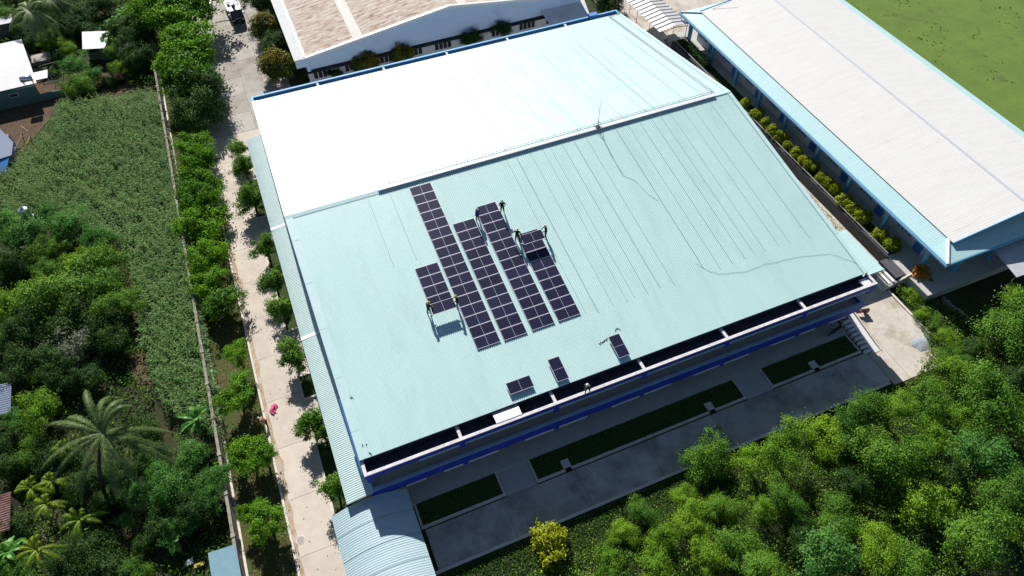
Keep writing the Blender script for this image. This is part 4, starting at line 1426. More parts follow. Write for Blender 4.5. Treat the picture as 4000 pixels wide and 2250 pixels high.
rbo('ridge_cap', MB().hexa([(XR - .2, YI0 - .8, ZRB + .09), (XR + .2, YI0 - .8, ZRB + .09), (XR + .2, YI1 + .5, ZRB + .09), (XR - .2, YI1 + .5, ZRB + .09)], [(XR - .05, YI0 - .8, ZRB + .2), (XR + .05, YI0 - .8, ZRB + .2), (XR + .05, YI1 + .5, ZRB + .2), (XR - .05, YI1 + .5, ZRB + .2)]), 'capgrey')
eb = MB()
eb.box(XE0 - .16, XE0 + .02, YN - .1, YF + .1, EZ - .42, EZ - .02)
eb.box(XE0 + .02, XE1, YN - .1, YN + .06, EZ - .42, EZ - .02)
rbo('eave_beam', eb, 'skyblue')
rbo('eave_gutter', MB().box(XE0 - .26, XE0 - .163, YN - .1, YF + .1, EZ - .2, EZ - .1), 'paleblue')
WX = 63.75
rbo('wall', MB().box(WX, WX + .2, 2.2, YI1, FZ, EZ + .3).box(WX + .2, XI1, 2.2, 2.4, FZ, EZ + .3).box(XI1 - .2, XI1, 2.4, YI1, FZ, EZ), 'wallwhite')
colpx = [(3596, 1040), (3455, 887), (3321, 745), (3197, 629), (3078, 507), (2959, 417), (2856, 334), (2773, 243), (2684, 158)]
cy_ = [at(a, b, FZ)[1] for a, b in colpx]
for i, y in enumerate(cy_):
    rbo('column', MB().hexa([(62.5, y - .2, FZ), (62.9, y - .2, FZ), (62.9, y + .2, FZ), (62.5, y + .2, FZ)], [(62.3, y - .2, EZ - .1), (62.9, y - .2, EZ - .1), (62.9, y + .2, EZ - .1), (62.3, y + .2, EZ - .1)]), 'skyblue')
for x in (65.3, 70.2, 75.5):
    rbo('column', MB().box(x - .2, x + .2, YN + .6, YN + 1.0, FZ - .2, EZ - .1), 'skyblue')
for i in range(len(cy_) - 1):
    ya, yb = cy_[i], cy_[i + 1]
    ln = yb - ya
    rbo('door', MB().box(WX - .05, WX - .003, ya + ln * .22, ya + ln * .40, FZ, FZ + 2.2), 'midblue')
    o = rbo('window', MB().box(WX - .06, WX - .004, ya + ln * .52, ya + ln * .88, FZ + 1.0, FZ + 2.3), 'frame')
    for k in range(4):
        w0 = ya + ln * (.535 + .085 * k)
        p = obj('pane', MB().box(WX - .08, WX - .055, w0, w0 + ln * .065, FZ + 1.06, FZ + 2.24), 'glass', o)
# retaining wall, railing, planter soil
tag(obj('retaining_wall', MB().box(60.1, 60.42, 3.6, 50, 0, 1.32), 'dark_wall_shade'), 'low dark retaining wall running between the hall and the classroom walkway', 'wall')
rl = thing('railing', 'dark metal railing on the retaining wall beside the round yellow shrubs', 'railing', (60.2, 3.8, 1.3))
obj('top_bar', MB().tube([(0, 0, .42), (0, 46, .42)], .035, 6).tube([(.12, 0, .38), (.12, 46, .38)], .03, 6), 'metal', rl)
for k in range(16):
    obj('post', MB().tube([(0, k * 3.06, 0), (0, k * 3.06, .42)], .03, 6), 'metal', rl)
struct('planter_soil', MB().box(60.43, 62.2, 3.8, 50, FZ, FZ + .03), 'soil')
struct('side_path', MB().box(58.75, 60.08, 3.6, 50, -.08, .05), 'sidecon')
# landing and steps up to the walkway
ls = thing('walkway_steps', 'stair landing darkened as if shaded, with pale treads leading up to the classroom walkway', 'steps', (0, 0, 0))
obj('landing', MB().box(59.1, 60.44, .9, 3.55, 0, FZ + .004), 'dark_wall_shade', ls)  # the shade on the landing is put into its dark colour
for k in range(4):
    obj('tread', MB().box(57.5 + k * .38, 57.88 + k * .38 - .08, .75, 2.1, 0, .28 + .23 * k), 'tread', ls)
obj('side_kerb', MB().hexa([(57.4, .55, 0), (60.9, .55, 0), (60.9, .75, 0), (57.4, .75, 0)], [(57.4, .55, .35), (60.9, .55, FZ + .25), (60.9, .75, FZ + .25), (57.4, .75, .35)]), 'kerb', ls)
for k in range(4):
    obj('tread', MB().box(57.5 + k * .38, 57.88 + k * .38 - .08, 2.1, 3.4, 0, .28 + .23 * k), 'frontcon', ls)  # rear halves in darker concrete, coloured as if shaded
# porch sheet at the near right corner
pr = thing('porch_sheet', 'pale metal porch sheet on thin poles at the near end of the classroom block', 'porch roof', at(3971, 1083, 3.6))
a, b = at(3971, 1083, 3.6), at(3879, 971, 3.9)
dx, dyy = 4.2, 2.2
mb = MB()
p0 = (0, 0, 0)
p1 = (b[0] - a[0], b[1] - a[1], b[2] - a[2])
mb.slab([p0, (p0[0] + 5, p0[1] - .2, p0[2]), (p1[0] + 5, p1[1] - .2, p1[2]), p1], .05)
obj('sheet', mb, 'galv', pr)
obj('pole', MB().tube([(.1, .15, -3.6), (.1, .15, -.05)], .05, 6), 'metal', pr)
obj('pole', MB().tube([(4.8, .0, -3.6), (4.8, .0, -.05)], .05, 6), 'metal', pr)

# rubble wall on the lower right
rw = MB()
pA, pB = at(3690, 1165, .4), at(3990, 1405, .4)
for k in range(60):
    u = k / 59
    x, y = pA[0] + (pB[0] - pA[0]) * u + random.uniform(-.12, .12), pA[1] + (pB[1] - pA[1]) * u + random.uniform(-.1, .1)
    s = random.uniform(.16, .3)
    a = random.uniform(0, 3)
    m2 = MB().hexa([(-s, -s * .7, -.1), (s, -s * .7, -.1), (s, s * .7, -.1), (-s, s * .7, -.1)], [(-s * .8, -s * .5, s * 1.3), (s * .7, -s * .6, s * 1.2), (s * .8, s * .5, s * 1.35), (-s * .7, s * .6, s * 1.1)])
    m2.xf((x, y, 0), a)
    rw.join(m2)
tag(obj('rubble_wall', rw, 'stone'), 'broken line of pale rubble stones running down to the right edge', 'rubble wall')
struct('right_bank', MB().slab([at(3690, 1160, .02), at(3990, 1400, .02), (75, -14, .02), (86, -8, .02), (86, -2.6, .02), (62, -2.6, .02)], .1), 'soil')

# ================================================================== REAR BUILDING (rusty roof)
YB = 62.0
rbd = thing('rusty_roof_hall', 'pale blue hall behind with a low gabled rust stained roof', 'building', (6.8, YB, 0))
RI = Matrix.Translation((-6.8, -YB, 0))


def ro(name, mb, m, parent=None):
    o = obj(name, mb, m)
    if parent is None:
        o.parent = rbd
        o.matrix_parent_inverse = RI
    else:
        o.parent = parent
    return o


XA, XB = 8.35, 51.0
XM = (XA + XB) / 2
arch = lambda x: 4.55 + .137 * min(x - XA, XB - x)
YE = 125
NS = 30
xs = [XA + (XB - XA) * k / NS for k in range(NS + 1)]
gw = MB()
for k in range(NS):
    gw.hexa([(xs[k], YB + .55, 2.35), (xs[k + 1], YB + .55, 2.35), (xs[k + 1], YB + .8, 2.35), (xs[k], YB + .8, 2.35)], [(xs[k], YB + .55, arch(xs[k]) - .05), (xs[k + 1], YB + .55, arch(xs[k + 1]) - .05), (xs[k + 1], YB + .8, arch(xs[k + 1]) - .05), (xs[k], YB + .8, arch(xs[k]) - .05)])
ro('gable_wall', gw, 'wallblue')
lw = MB()
lw.box(8.3, XB, YB + .85, YB + 1.05, 0, 2.35)
lw.box(XA, XA + .2, YB + 1.05, YE, 0, 4.5)
ro('wall', lw, 'wallwhite')
cb = MB()
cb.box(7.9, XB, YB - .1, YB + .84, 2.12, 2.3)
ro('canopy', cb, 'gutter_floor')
ro('corner_pier', MB().box(6.95, 8.3, YB + .05, YB + 1.2, 3.25, 4.45).box(8.3, 8.75, YB + .2, YB + .55, 2.31, 4.45), 'wallblue')
sw = MB()
sw.box(6.85, 8.4, YB - .05, YE, 4.45, 4.6)
ro('gutter_slab', sw, 'whiteslab')
ro('gutter_rim', MB().box(8.25, 8.5, YB + .3, YE, 4.6, 4.74), 'whitepaint')
rt = MB()
ny = 60
n2 = int((YE - YB) / .9)
for k in range(NS):
    x0, x1 = xs[k], xs[k + 1]
    if 15.3 < (x0 + x1) / 2 < 17.0 or 31.5 < (x0 + x1) / 2 < 33:
        continue
    z0, z1 = arch(x0) + .08, arch(x1) + .08
    for j in range(n2):
        ya, yb = YB + .25 + j * .9, YB + .25 + (j + 1) * .9
        rt.add([(x0, ya, z0), (x1, ya, z1), (x1, yb, z1 - .012), (x0, yb, z0 - .012), (x0, ya, z0 - .025), (x1, ya, z1 - .025)], [(0, 1, 2, 3), (4, 5, 1, 0)])
ro('roof', rt, 'rust')
for k in range(NS):
    x0, x1 = xs[k], xs[k + 1]
    if 15.3 < (x0 + x1) / 2 < 17.0 or 31.5 < (x0 + x1) / 2 < 33:
        z0, z1 = arch(x0) + .09, arch(x1) + .09
        ro('skylight', MB().quad((x0, YB + .25, z0), (x1, YB + .25, z1), (x1, YE, z1), (x0, YE, z0)), 'skylight')
vg = MB()
for k in range(NS):
    x0, x1 = xs[k], xs[k + 1]
    z0, z1 = arch(x0), arch(x1)
    vg.hexa([(x0, YB - .1, z0 - .25), (x1, YB - .1, z1 - .25), (x1, YB + .28, z1 - .25), (x0, YB + .28, z0 - .25)], [(x0, YB - .1, z0 + .14), (x1, YB - .1, z1 + .14), (x1, YB + .28, z1 + .14), (x0, YB + .28, z0 + .14)])
ro('verge_trim', vg, 'whitepaint')
for i in range(9):
    xc = 10.3 + i * 4.55
    o = ro('window', MB().box(xc - 1.35, xc + 1.35, YB + .8, YB + .9, .5, 2.0), 'frame')
    for k in range(4):
        p = obj('pane', MB().box(xc - 1.28 + k * .66, xc - .74 + k * .66, YB + .77, YB + .82, .58, 1.92), 'glass', o)
# white awning sheet, covered walk
aw = thing('awning', 'smooth white sloping awning sheet behind the hall roof', 'awning', (44, 58, 0))
z1, z2 = 3.4, 2.6
a, b, c2, d2 = at(2097, 21, z1), at(2275, -20, z1), at(2305, 61, z2), at(2154, 102, z2)
mb = MB()
mb.slab([tuple(np.array(v) - np.array((44, 58, 0))) for v in (d2, c2, b, a)], .06)
obj('sheet', mb, 'awning', aw)
for v in (a, d2, c2):
    obj('pole', MB().tube([(v[0] - 44, v[1] - 58, 0), (v[0] - 44, v[1] - 58, v[2] - .06)], .05, 6), 'metal', aw)
wk = thing('covered_walk', 'ridged grey sheet roof over the passage between the two long buildings', 'walkway roof', (59, 50, 0))
a, b, c2 = at(2577, 125, 4.0), at(2639, 98, 4.5), at(2690, 92, 4.0)
dy = np.array([-.3, 12.5, 0])
ridge_n = 14
mb = MB()
for k in range(ridge_n):
    u0, u1 = k / ridge_n, (k + .99) / ridge_n
    for (p, q2) in ((a, b), (b, c2)):
        pp = [np.array(p) + dy * u0, np.array(q2) + dy * u0, np.array(q2) + dy * u1 - np.array([0, 0, .05]), np.array(p) + dy * u1 - np.array([0, 0, .05])]
        mb.slab([tuple(v - np.array((59, 50, 0))) for v in pp], .03)
obj('sheet', mb, 'galv', wk)
lp = MB()
for k in range(1, ridge_n):
    for (p, q2) in ((a, b), (b, c2)):
        p1, p2 = np.array(p) + dy * k / ridge_n - np.array((59, 50, -.015)), np.array(q2) + dy * k / ridge_n - np.array((59, 50, -.015))
        lp.tube([tuple(p1), tuple(p2)], .035, 4)
obj('lap_seam', lp, 'joint', wk)
for p in (a, b, c2):
    for u in (0.02, .5, .98):
        v = np.array(p) + dy * u - np.array((59, 50, 0))
        obj('post', MB().tube([(v[0], v[1], 0), (v[0], v[1], v[2] - .05)], .05, 6), 'metal', wk)
tr = MB()
va, vb2, vc = [np.array(p) - np.array((59, 50, .35)) for p in (a, b, c2)]
tr.tube([tuple(va), tuple(vb2), tuple(vc)], .05, 6)
for u in (.25, .5, .75):
    for (p, q2) in ((va, vb2), (vb2, vc)):
        v = p + (q2 - p) * u
        tr.tube([tuple(v), tuple(v + np.array([0, 0, .3]))], .03, 5)
obj('truss', tr, 'metal', wk)
struct('sandy_ground', MB().slab([(57.5, 46, .02), (60.0, 44, .02), (60.4, 52.6, .02), (76, 52.6, .02), (76, 85, .02), (54, 85, .02)], .05), 'sidecon')
# overhead wires to the classroom block
for i, (p, q2) in enumerate((((2660, 85), (2870, -5)), ((2775, 145), (2960, -30)), ((2780, 150), (2968, -30)))):
    a, b = at(p[0], p[1], 4.6), at(q2[0], q2[1], 7.0)
    mid = tuple((np.array(a) + np.array(b)) / 2 - np.array([0, 0, .25]))
    mb = MB().tube([a, mid, b], .025, 4)
    tag(obj('overhead_wire', mb, 'dark'), ['overhead wire meeting the far corner of the classroom eave', 'upper of the paired overhead wires crossing the classroom roof', 'lower of the paired overhead wires crossing the classroom roof'][i], 'wire', 'wires over the classroom roof')

# ================================================================== VEGETATION
# kerbed tree plots along the lean-to
plots = [(45.6, 38.4), (34.2, 20.4), (14.6, 11.6), (6.6, -1.0)]
for i, (y1, y0) in enumerate(plots):
    t = thing('tree_plot', 'kerbed tree plot along the lean-to, %s from the rear' % ORD[i], 'tree plot', (0, 0, 0), 0, 'kerbed tree plots beside the lean-to')
    obj('kerb', MB().box(-3.75, -3.55, y0, y1, 0, .16).box(-3.55, -2.1, y0, y0 + .2, 0, .16).box(-3.55, -2.1, y1 - .2, y1, 0, .16), 'kerb', t)
    obj('soil', MB().slab([(-3.55, y0 + .2, .05), (-2.0, y0 + .2, .05), (-2.0, y1 - .2, .05), (-3.55, y1 - .2, .05)], .05), 'lawn', t)

# row between boundary wall and driveway: (px, py, radius px, height)
row = [(725, 30, 105, 7.0), (640, 45, 88, 6.6), (722, 150, 100, 6.6), (735, 262, 116, 6.8), (780, 340, 92, 6.0), (690, 340, 62, 4.4), (775, 440, 92, 5.2),
       (752, 560, 52, 3.6), (775, 628, 64, 3.6), (765, 715, 68, 3.6), (780, 778, 70, 3.6), (797, 868, 88, 3.7), (807, 1005, 74, 3.6), (812, 1105, 62, 3.5), (868, 1180, 62, 3.4),
       (921, 1378, 44, 3.3), (921, 1540, 66, 3.4), (972, 1775, 74, 3.3), (1030, 1790, 34, 2.6), (1040, 2040, 66, 3.2), (985, 2000, 45, 2.6)]
for i, (px, py, r, h) in enumerate(row):
    tree_px('street_tree', 'dark' if i in (4, 6) else ('hall' if i == 14 else 'almond'), px, py, r, h, 'bright layered tree between boundary wall and driveway, %s from the truck' % ORD[i], 'tree', 'trees between the boundary wall and the driveway')  # two trees get dark leaves to paint the shadow side of the row
hallrow = [(928, 580, 40, 3.4), (950, 652, 50, 3.5), (982, 770, 58, 3.6), (1035, 968, 48, 3.3), (1066, 1095, 48, 3.3), (1092, 1205, 54, 3.3), (1145, 1390, 60, 3.4), (1215, 1655, 60, 3.2), (1262, 1690, 40, 2.6), (1308, 1905, 62, 3.2)]
for i, (px, py, r, h) in enumerate(hallrow):
    tree_px('hall_tree', 'hall', px, py, r, h, 'green tree in the kerbed plots along the lean-to, %s from the rear' % ORD[i], 'tree', 'trees beside the lean-to')
mango = [(1007, 5, 52, 4.5, 'dark round'), (1032, 105, 52, 4.0, 'yellow topped round'), (1068, 165, 46, 3.8, 'dark green pointed'), (1085, 250, 60, 4.2, 'orange topped round')]
for i, (px, py, r, h, d) in enumerate(mango):
    tree_px('mango_tree', 'dark' if i in (0, 2) else 'mango', px, py, r, h, d + ' tree left of the rusty roofed hall, %s from the truck' % ORD[i], 'tree', 'round trees left of the rusty roofed hall')
between = [(1427, 240, 56, 3.6), (1571, 218, 42, 3.2), (1313, 292, 30, 1.8), (1843, 155, 40, 3.0), (1962, 112, 34, 3.2), (2385, 15, 58, 3.4), (2350, -10, 40, 3.4)]
bl = ['large round tree with orange top behind the rear gutter', 'round tree with yellow top right of the large round one behind the rear gutter', 'small low bush by the first window behind the rear gutter', 'dark round tree behind the middle of the rear gutter', 'narrow dark tree between the middle tree and the awning', 'dark tree between the white awning and the covered walk', 'dark tree at the frame edge behind the awning']
for i, (px, py, r, h) in enumerate(between):
    tree_px('courtyard_tree', 'mango' if i in (0, 1) else 'dark', px, py, r, h, bl[i], 'tree', 'trees in the gap behind the hall')
# dirt washed along the kerb, leaf litter, scraps on the roof
L0, R0 = [], []
for k in range(120):
    yy = -30 + k * .72
    wv = .22 + .2 * (1 + math.sin(yy * .37) * math.sin(yy * .11 + 1)) * (.6 + .5 * math.sin(yy * 1.9) * math.sin(yy * .8)) + random.uniform(0, .08)
    L0.append((KX + .0, yy, .005)); R0.append((KX + wv, yy, .005))
mb = MB()
for k in range(119):
    mb.quad(L0[k], R0[k], R0[k + 1], L0[k + 1])
struct('driveway_dirt', mb, 'silt')
n = 260
ax, ay = at(835, 95)[:2]
P = np.stack([ax + RNG.normal(size=n) * 1.3, ay + RNG.normal(size=n) * 2.2, np.full(n, .03)], 1)
P2 = np.stack([RNG.uniform(KX + .1, -3.9, 60), RNG.uniform(-6, 60, 60), np.full(60, .03)], 1)
P = np.concatenate([P, P2])
leafy = link('leaf_litter', quads_mesh('leaf_litter', leaf_quads(P, unit(RNG.normal(size=P.shape) * .25 + np.array([0, 0, 1])), .14, .08), [LF['dry']]))
leafy['kind'] = 'stuff'; leafy['label'] = 'fallen dry leaves scattered over the driveway'; leafy['category'] = 'leaves'
for i, (px, py) in enumerate(((1417, 1742), (1431, 1737), (1446, 1772), (1373, 1553))):
    x, y = roof_pt(px, py)
    o = obj('roof_scrap', MB().box(-.03, .03, -.15 + .1 * (i == 1), .15 - .1 * (i == 1), 0, .03).box(.03, .06, -.04, .04, 0, .025), 'rust_bit' if i == 3 else 'dark')
    o.location = (x, y, roof_z(y) + .045); o.rotation_euler = (SLOPE, 0, .3 * i)
    tag(o, ['dark sliver of scrap lying near the front left roof corner', 'small dark lump of scrap near the front left roof corner', 'short dark scrap just above the front left gutter', 'brown scrap beside the left verge flashing'][i], 'scrap', 'bits of scrap on the roof')
# clipped round shrubs of the planter
globes = [(2909, 402, 19), (2955, 450, 25), (2968, 435, 17), (2989, 481, 21), (3016, 508, 22), (3051, 536, 25), (3078, 566, 17), (3111, 596, 22), (3140, 625, 18), (3157, 642, 24), (3184, 650, 18), (3209, 692, 22), (3234, 712, 24), (3262, 738, 26), (3298, 783, 28), (3333, 815, 28), (3367, 846, 32), (3441, 918, 29), (3487, 956, 31)]
for i, (px, py, r) in enumerate(globes):
    tree_px('round_shrub', 'globe', px, py, r * .98, 1.35, 'clipped yellow green shrub in the walkway planter, %s from the far end' % ORD[i], 'shrub', 'round shrubs in the walkway planter', ground=FZ)
t = thing('hedge', 'dark clipped hedge by the far columns of the classroom block', 'hedge', (61.2, 45.6, FZ))
P, N = [], []
n = 2600
P = np.stack([RNG.uniform(-.65, .65, n), RNG.uniform(-3.6, 3.6, n), RNG.uniform(.1, 1.2, n)], 1)
P += RNG.normal(size=P.shape) * .05
obj_h = link('foliage', quads_mesh('hedge_leaves', leaf_quads(P, unit(RNG.normal(size=P.shape) + np.array([0, 0, .6])), .2, .12), [LF['darkleaf']]), t)
mb = MB()
for k in range(12):
    mb.tube([(0, -3.4 + k * .62, 0), (.1, -3.3 + k * .62, .8)], .03, 5)
obj('stem', mb, 'bark', t)
tree_px('orange_shrub', 'orange', 3600, 1062, 32, 1.7, 'orange leaved shrub at the foot of the walkway steps', 'shrub', ground=.6)
tree_px('pale_shrub', 'lime', 3634, 1096, 14, .9, 'small pale green shrub beside the orange one', 'shrub', ground=.4)


def leafy_stuff(name, label, pts, mats, length, width, N=None, mi=None):
    P = np.asarray(pts)
    if N is None:
        N = unit(RNG.normal(size=P.shape) * .7 + np.array([0, 0, .7]))
    o = link(name, quads_mesh(name, leaf_quads(P, N, length, width), [LF[m] for m in mats], mi))
    o['kind'] = 'stuff'
    o['label'] = label
    o['category'] = 'plants'
    return o


def inside(poly, x, y):
    c = np.zeros(len(x), bool)
    j = len(poly) - 1
    for i in range(len(poly)):
        xi, yi, xj, yj = poly[i][0], poly[i][1], poly[j][0], poly[j][1]
        c ^= ((yi > y) != (yj > y)) & (x < (xj - xi) * (y - yi) / (yj - yi + 1e-12) + xi)
        j = i
    return c


def scatter(poly, dens):
    xs, ys = [p[0] for p in poly], [p[1] for p in poly]
    n = int((max(xs) - min(xs)) * (max(ys) - min(ys)) * dens)
    x, y = RNG.uniform(min(xs), max(xs), n), RNG.uniform(min(ys), max(ys), n)
    k = inside(poly, x, y)
    return x[k], y[k]


def lump(x, y, s=1.0):
    return (np.sin(x * 1.3 * s + 1.7 * np.sin(y * .9 * s)) * np.cos(y * 1.1 * s + 1.3 * np.sin(x * .7 * s)) + .5 * np.sin(x * 2.9 * s + y * 2.3 * s)) / 1.5


# corn field
cornpoly = [at(*p, 1.5)[:2] for p in ((225, 395), (420, 372), (600, 345), (652, 500), (706, 790), (768, 1100), (815, 1350), (872, 1700), (640, 1590), (545, 1330), (520, 1150), (500, 1020), (455, 930), (250, 850), (-60, 800), (-60, 690), (60, 640), (130, 545), (190, 470))]
x, y = scatter(cornpoly, 8.0)
rowd = np.round((y + .25 * x) / .62) * .62 - .25 * x
y = rowd + RNG.normal(size=len(y)) * .09
gapn = lump(x, y, .5)
k = RNG.random(len(x)) < np.clip(1.1 + gapn * .5, .55, 1)
x, y = x[k], y[k]
V, MI = [], []
npl = len(x)
hgt = RNG.uniform(1.45, 2.1, npl)
for lf in range(8):
    az = RNG.random(npl) * 6.283
    ln = RNG.uniform(.38, .62, npl)
    z0 = hgt * (.35 + .6 * lf / 8)
    d = np.stack([np.cos(az), np.sin(az)], 1)
    b = np.stack([-np.sin(az), np.cos(az)], 1)
    base = np.stack([x, y], 1)
    prev = None
    for sgm in range(4):
        u = sgm / 3
        c2 = base + d * (ln * u)[:, None]
        z = z0 + ln * (.55 * u * 1.6 - .9 * u * u * 1.1)
        wdt = [.02, .034, .028, .004][sgm]
        l = np.concatenate([c2 + b * wdt, z[:, None]], 1)
        r = np.concatenate([c2 - b * wdt, z[:, None]], 1)
        if prev is not None:
            V.append(np.stack([prev[0], prev[1], r, l], 1))
            MI.append(np.zeros(npl, int))
        prev = (l, r)
for q in range(3):
    az = RNG.random(npl) * 6.283
    d = np.stack([np.cos(az), np.sin(az)], 1) * .14
    top = np.stack([x, y, hgt + .02], 1)
    tip = np.concatenate([top[:, :2] + d, (hgt + .22)[:, None]], 1)
    off = np.stack([-d[:, 1], d[:, 0], np.zeros(npl)], 1) * .16
    V.append(np.stack([top - off, top + off, tip + off * .4, tip - off * .4], 1))
    MI.append(np.ones(npl, int))
st4 = np.array([[.015, 0, 0], [-.015, 0, 0]])
top = np.stack([x, y, hgt], 1)
bot = np.stack([x, y, np.zeros(npl)], 1)
V.append(np.stack([bot + st4[0], bot + st4[1], top + st4[1], top + st4[0]], 1))
MI.append(np.zeros(npl, int))
o = link('corn_field', quads_mesh('corn_field', np.concatenate(V), [LF['corn'], LF['tassel']], np.concatenate(MI)))
o['kind'] = 'stuff'; o['label'] = 'dense field of tasselled corn left of the boundary wall'; o['category'] = 'corn field'

# undergrowth of the wood in front
wp = [(3.5, -9.3), (16, -9.3), (30, -9.3), (50.3, -9.4), (52.4, -9.6), (56.5, -8.0), (58.5, -3), (58.6, .2), (60.0, .3), (62.0, -3.5), (64.5, -9), (68, -16), (60, -26), (30, -26), (8, -20), (3.5, -18)]
x, y = scatter(wp, 130)
hh = np.clip(.08 + .24 * np.clip(-y - 10.9, 0, 5), .08, 1.1)
side = x > 52.5
hh = np.where(side, .28 + .25 * np.clip(x - 57, -1, 1), hh)
h = hh * (1 + .75 * lump(x, y)) * RNG.uniform(.35, 1, len(x))
rn = RNG.random(len(x))
mi = np.where(rn < .34 + .3 * lump(x + 9, y, .35), 0, np.where(rn < .72, 1, np.where(rn < .92, 2, 3)))  # larger darkleaf share paints shaded gaps in the wood
mi = np.where((y > -12.0) & (x < 50) & (RNG.random(len(x)) < .85), 0, mi)  # strip by the road coloured dark to widen the hall's shadow
leafy_stuff('undergrowth', 'tangled green undergrowth below the front road', np.stack([x, y, np.clip(h, .03, 2.4)], 1), ['darkleaf', 'wood', 'lime', 'dry'], .18, .1, mi=mi)
vp = [(-11.45, -20), (KX - .3, -20), (KX - .3, 60), (-11.45, 60)]
x, y = scatter(vp, 40)
k = RNG.random(len(x)) < np.clip(.5 + .8 * lump(x, y, .45), .06, 1)
x, y = x[k], y[k]
mi = (RNG.random(len(x)) < .35).astype(int)
leafy_stuff('verge_grass', 'patchy grass under the trees along the driveway', np.stack([x, y, RNG.uniform(.02, .14, len(x))], 1), ['grass', 'dry'], .2, .05, mi=mi)
vp = [(54.3, 3.5), (59.6, 3.6), (59.6, 40), (54.3, 40)]
x, y = scatter(vp, 34)
k = RNG.random(len(x)) < np.clip(.4 + .8 * lump(x, y, .6), .05, 1)
x, y = x[k], y[k]
leafy_stuff('strip_weeds', 'weeds on the strip between the hall and the retaining wall', np.stack([x, y, RNG.uniform(.02, .35, len(x))], 1), ['lime', 'dry'], .22, .1, mi=(RNG.random(len(x)) < .3).astype(int))
vp = [(87, -30), (150, -30), (150, 110), (87, 110)]
x, y = scatter(vp, 3.0)
k = RNG.random(len(x)) < np.clip(lump(x, y, .32) * .7 - .2 + .3 * lump(x, y, 1.3), .0, 1)
x, y = x[k], y[k]
leafy_stuff('meadow_tufts', 'darker tufts of grass in the meadow', np.stack([x, y, .92 + RNG.uniform(.0, .12, len(x))], 1), ['wood', 'lime'], .42, .2, mi=(RNG.random(len(x)) < .35).astype(int))
x, y = scatter([(52.6, -9.6), (58.3, -9.6), (58.4, -5.6), (57.2, -5.9), (56.6, -7.4), (54.6, -7.9)], 110)
k = RNG.random(len(x)) < np.clip(.45 + .7 * lump(x, y, 1.4) + .25 * (x - 56) - .2 * (y + 8), .05, 1)
x, y = x[k], y[k]
leafy_stuff('creeping_weeds', 'weeds creeping over the edge of the stained concrete', np.stack([x, y, RNG.uniform(.01, .3, len(x))], 1), ['lime', 'wood', 'dry'], .16, .09, mi=RNG.integers(0, 3, len(x)))
# village undergrowth
vp = [(-11.9, -8), (-12.2, 9), (-17.2, 12), (-17.6, 32), (-24, 44), (-36, 42), (-42, 20), (-40, -8)]
x, y = scatter(vp, 30)
h = .5 * (1 + .8 * lump(x, y)) * RNG.uniform(.2, 1, len(x))
k = RNG.random(len(x)) < np.clip(.62 + .6 * lump(x, y, .6), .05, 1)
x, y, h = x[k], y[k], h[k]
leafy_stuff('garden_undergrowth', 'dark undergrowth between the village trees', np.stack([x, y, np.clip(h, .03, 2)], 1), ['darkleaf', 'wood', 'lime'], .3, .15, mi=np.where(RNG.random(len(x)) < .6, 0, np.where(RNG.random(len(x)) < .6, 1, 2)))
vp = [(-12.2, 70), (-12.2, 100), (-45, 108), (-45, 92), (-31, 90), (-22, 90), (-16, 82), (-16, 72)]
x, y = scatter(vp, 22)
h = .9 * (1 + .8 * lump(x, y)) * RNG.uniform(.2, 1, len(x))
leafy_stuff('garden_undergrowth', 'dark undergrowth behind the white roofed hut', np.stack([x, y, np.clip(h, .03, 2)], 1), ['darkleaf', 'wood'], .36, .18, mi=(RNG.random(len(x)) < .3).astype(int))

# trees of the wood: (px, py, r px, height, kind)
wood = [(2766, 1788, 86, 2.6, 'wood'), (2952, 1795, 70, 2.4, 'lime'), (2502, 1995, 50, 1.9, 'wood'), (2668, 1938, 44, 1.5, 'lime'), (2812, 1985, 62, 2.0, 'wood'), (2700, 2030, 62, 1.7, 'lime'),
        (2440, 2080, 46, 1.3, 'lime'), (2590, 2095, 60, 1.4, 'lime'), (3398, 1600, 84, 3.0, 'wood'), (3515, 1590, 58, 2.5, 'lime'), (3640, 1560, 82, 2.4, 'wood'), (3760, 1470, 70, 2.2, 'lime'),
        (3880, 1575, 110, 3.2, 'wood'), (3062, 1748, 84, 2.7, 'lime'), (3225, 1705, 78, 2.4, 'lime'), (3300, 1680, 60, 2.2, 'feather'), (3466, 1785, 110, 3.3, 'wood'), (3849, 1768, 92, 3.2, 'feather'),
        (3935, 1925, 88, 3.0, 'wood'), (3621, 1960, 96, 2.6, 'lime'), (3270, 2040, 80, 2.4, 'wood'), (3225, 2165, 105, 3.3, 'feather'), (3820, 2110, 112, 3.3, 'wood'), (3060, 1940, 62, 2.3, 'wood'),
        (2985, 1985, 58, 2.2, 'lime'), (3430, 2140, 84, 2.4, 'lime'), (3640, 1720, 66, 2.0, 'lime'), (3560, 2230, 80, 2.4, 'wood'), (2900, 2150, 90, 2.2, 'wood'), (2760, 2170, 70, 1.8, 'lime'), (2990, 2240, 80, 2.6, 'wood'),
        (2560, 2210, 70, 1.6, 'lime'), (2380, 2210, 60, 1.3, 'lime'), (3700, 1320, 36, 1.0, 'lime'), (3600, 1230, 30, .8, 'lime'), (3560, 1150, 24, .7, 'lime'), (3660, 1270, 28, .8, 'wood'), (3720, 1400, 50, 1.6, 'wood'),
        (3960, 1290, 105, 3.6, 'wood'), (3985, 1180, 60, 2.6, 'lime'), (3800, 1370, 40, 1.2, 'dark'), (3990, 1480, 70, 2.4, 'dark'), (3780, 1640, 60, 2.2, 'lime'), (3980, 2080, 70, 2.8, 'lime'), (3720, 1850, 60, 2.2, 'dark'), (3330, 1900, 66, 2.0, 'dark'), (3130, 2080, 60, 2.0, 'dark')]
wood.sort(key=lambda a: (a[1] // 170, a[0]))
rows = {}
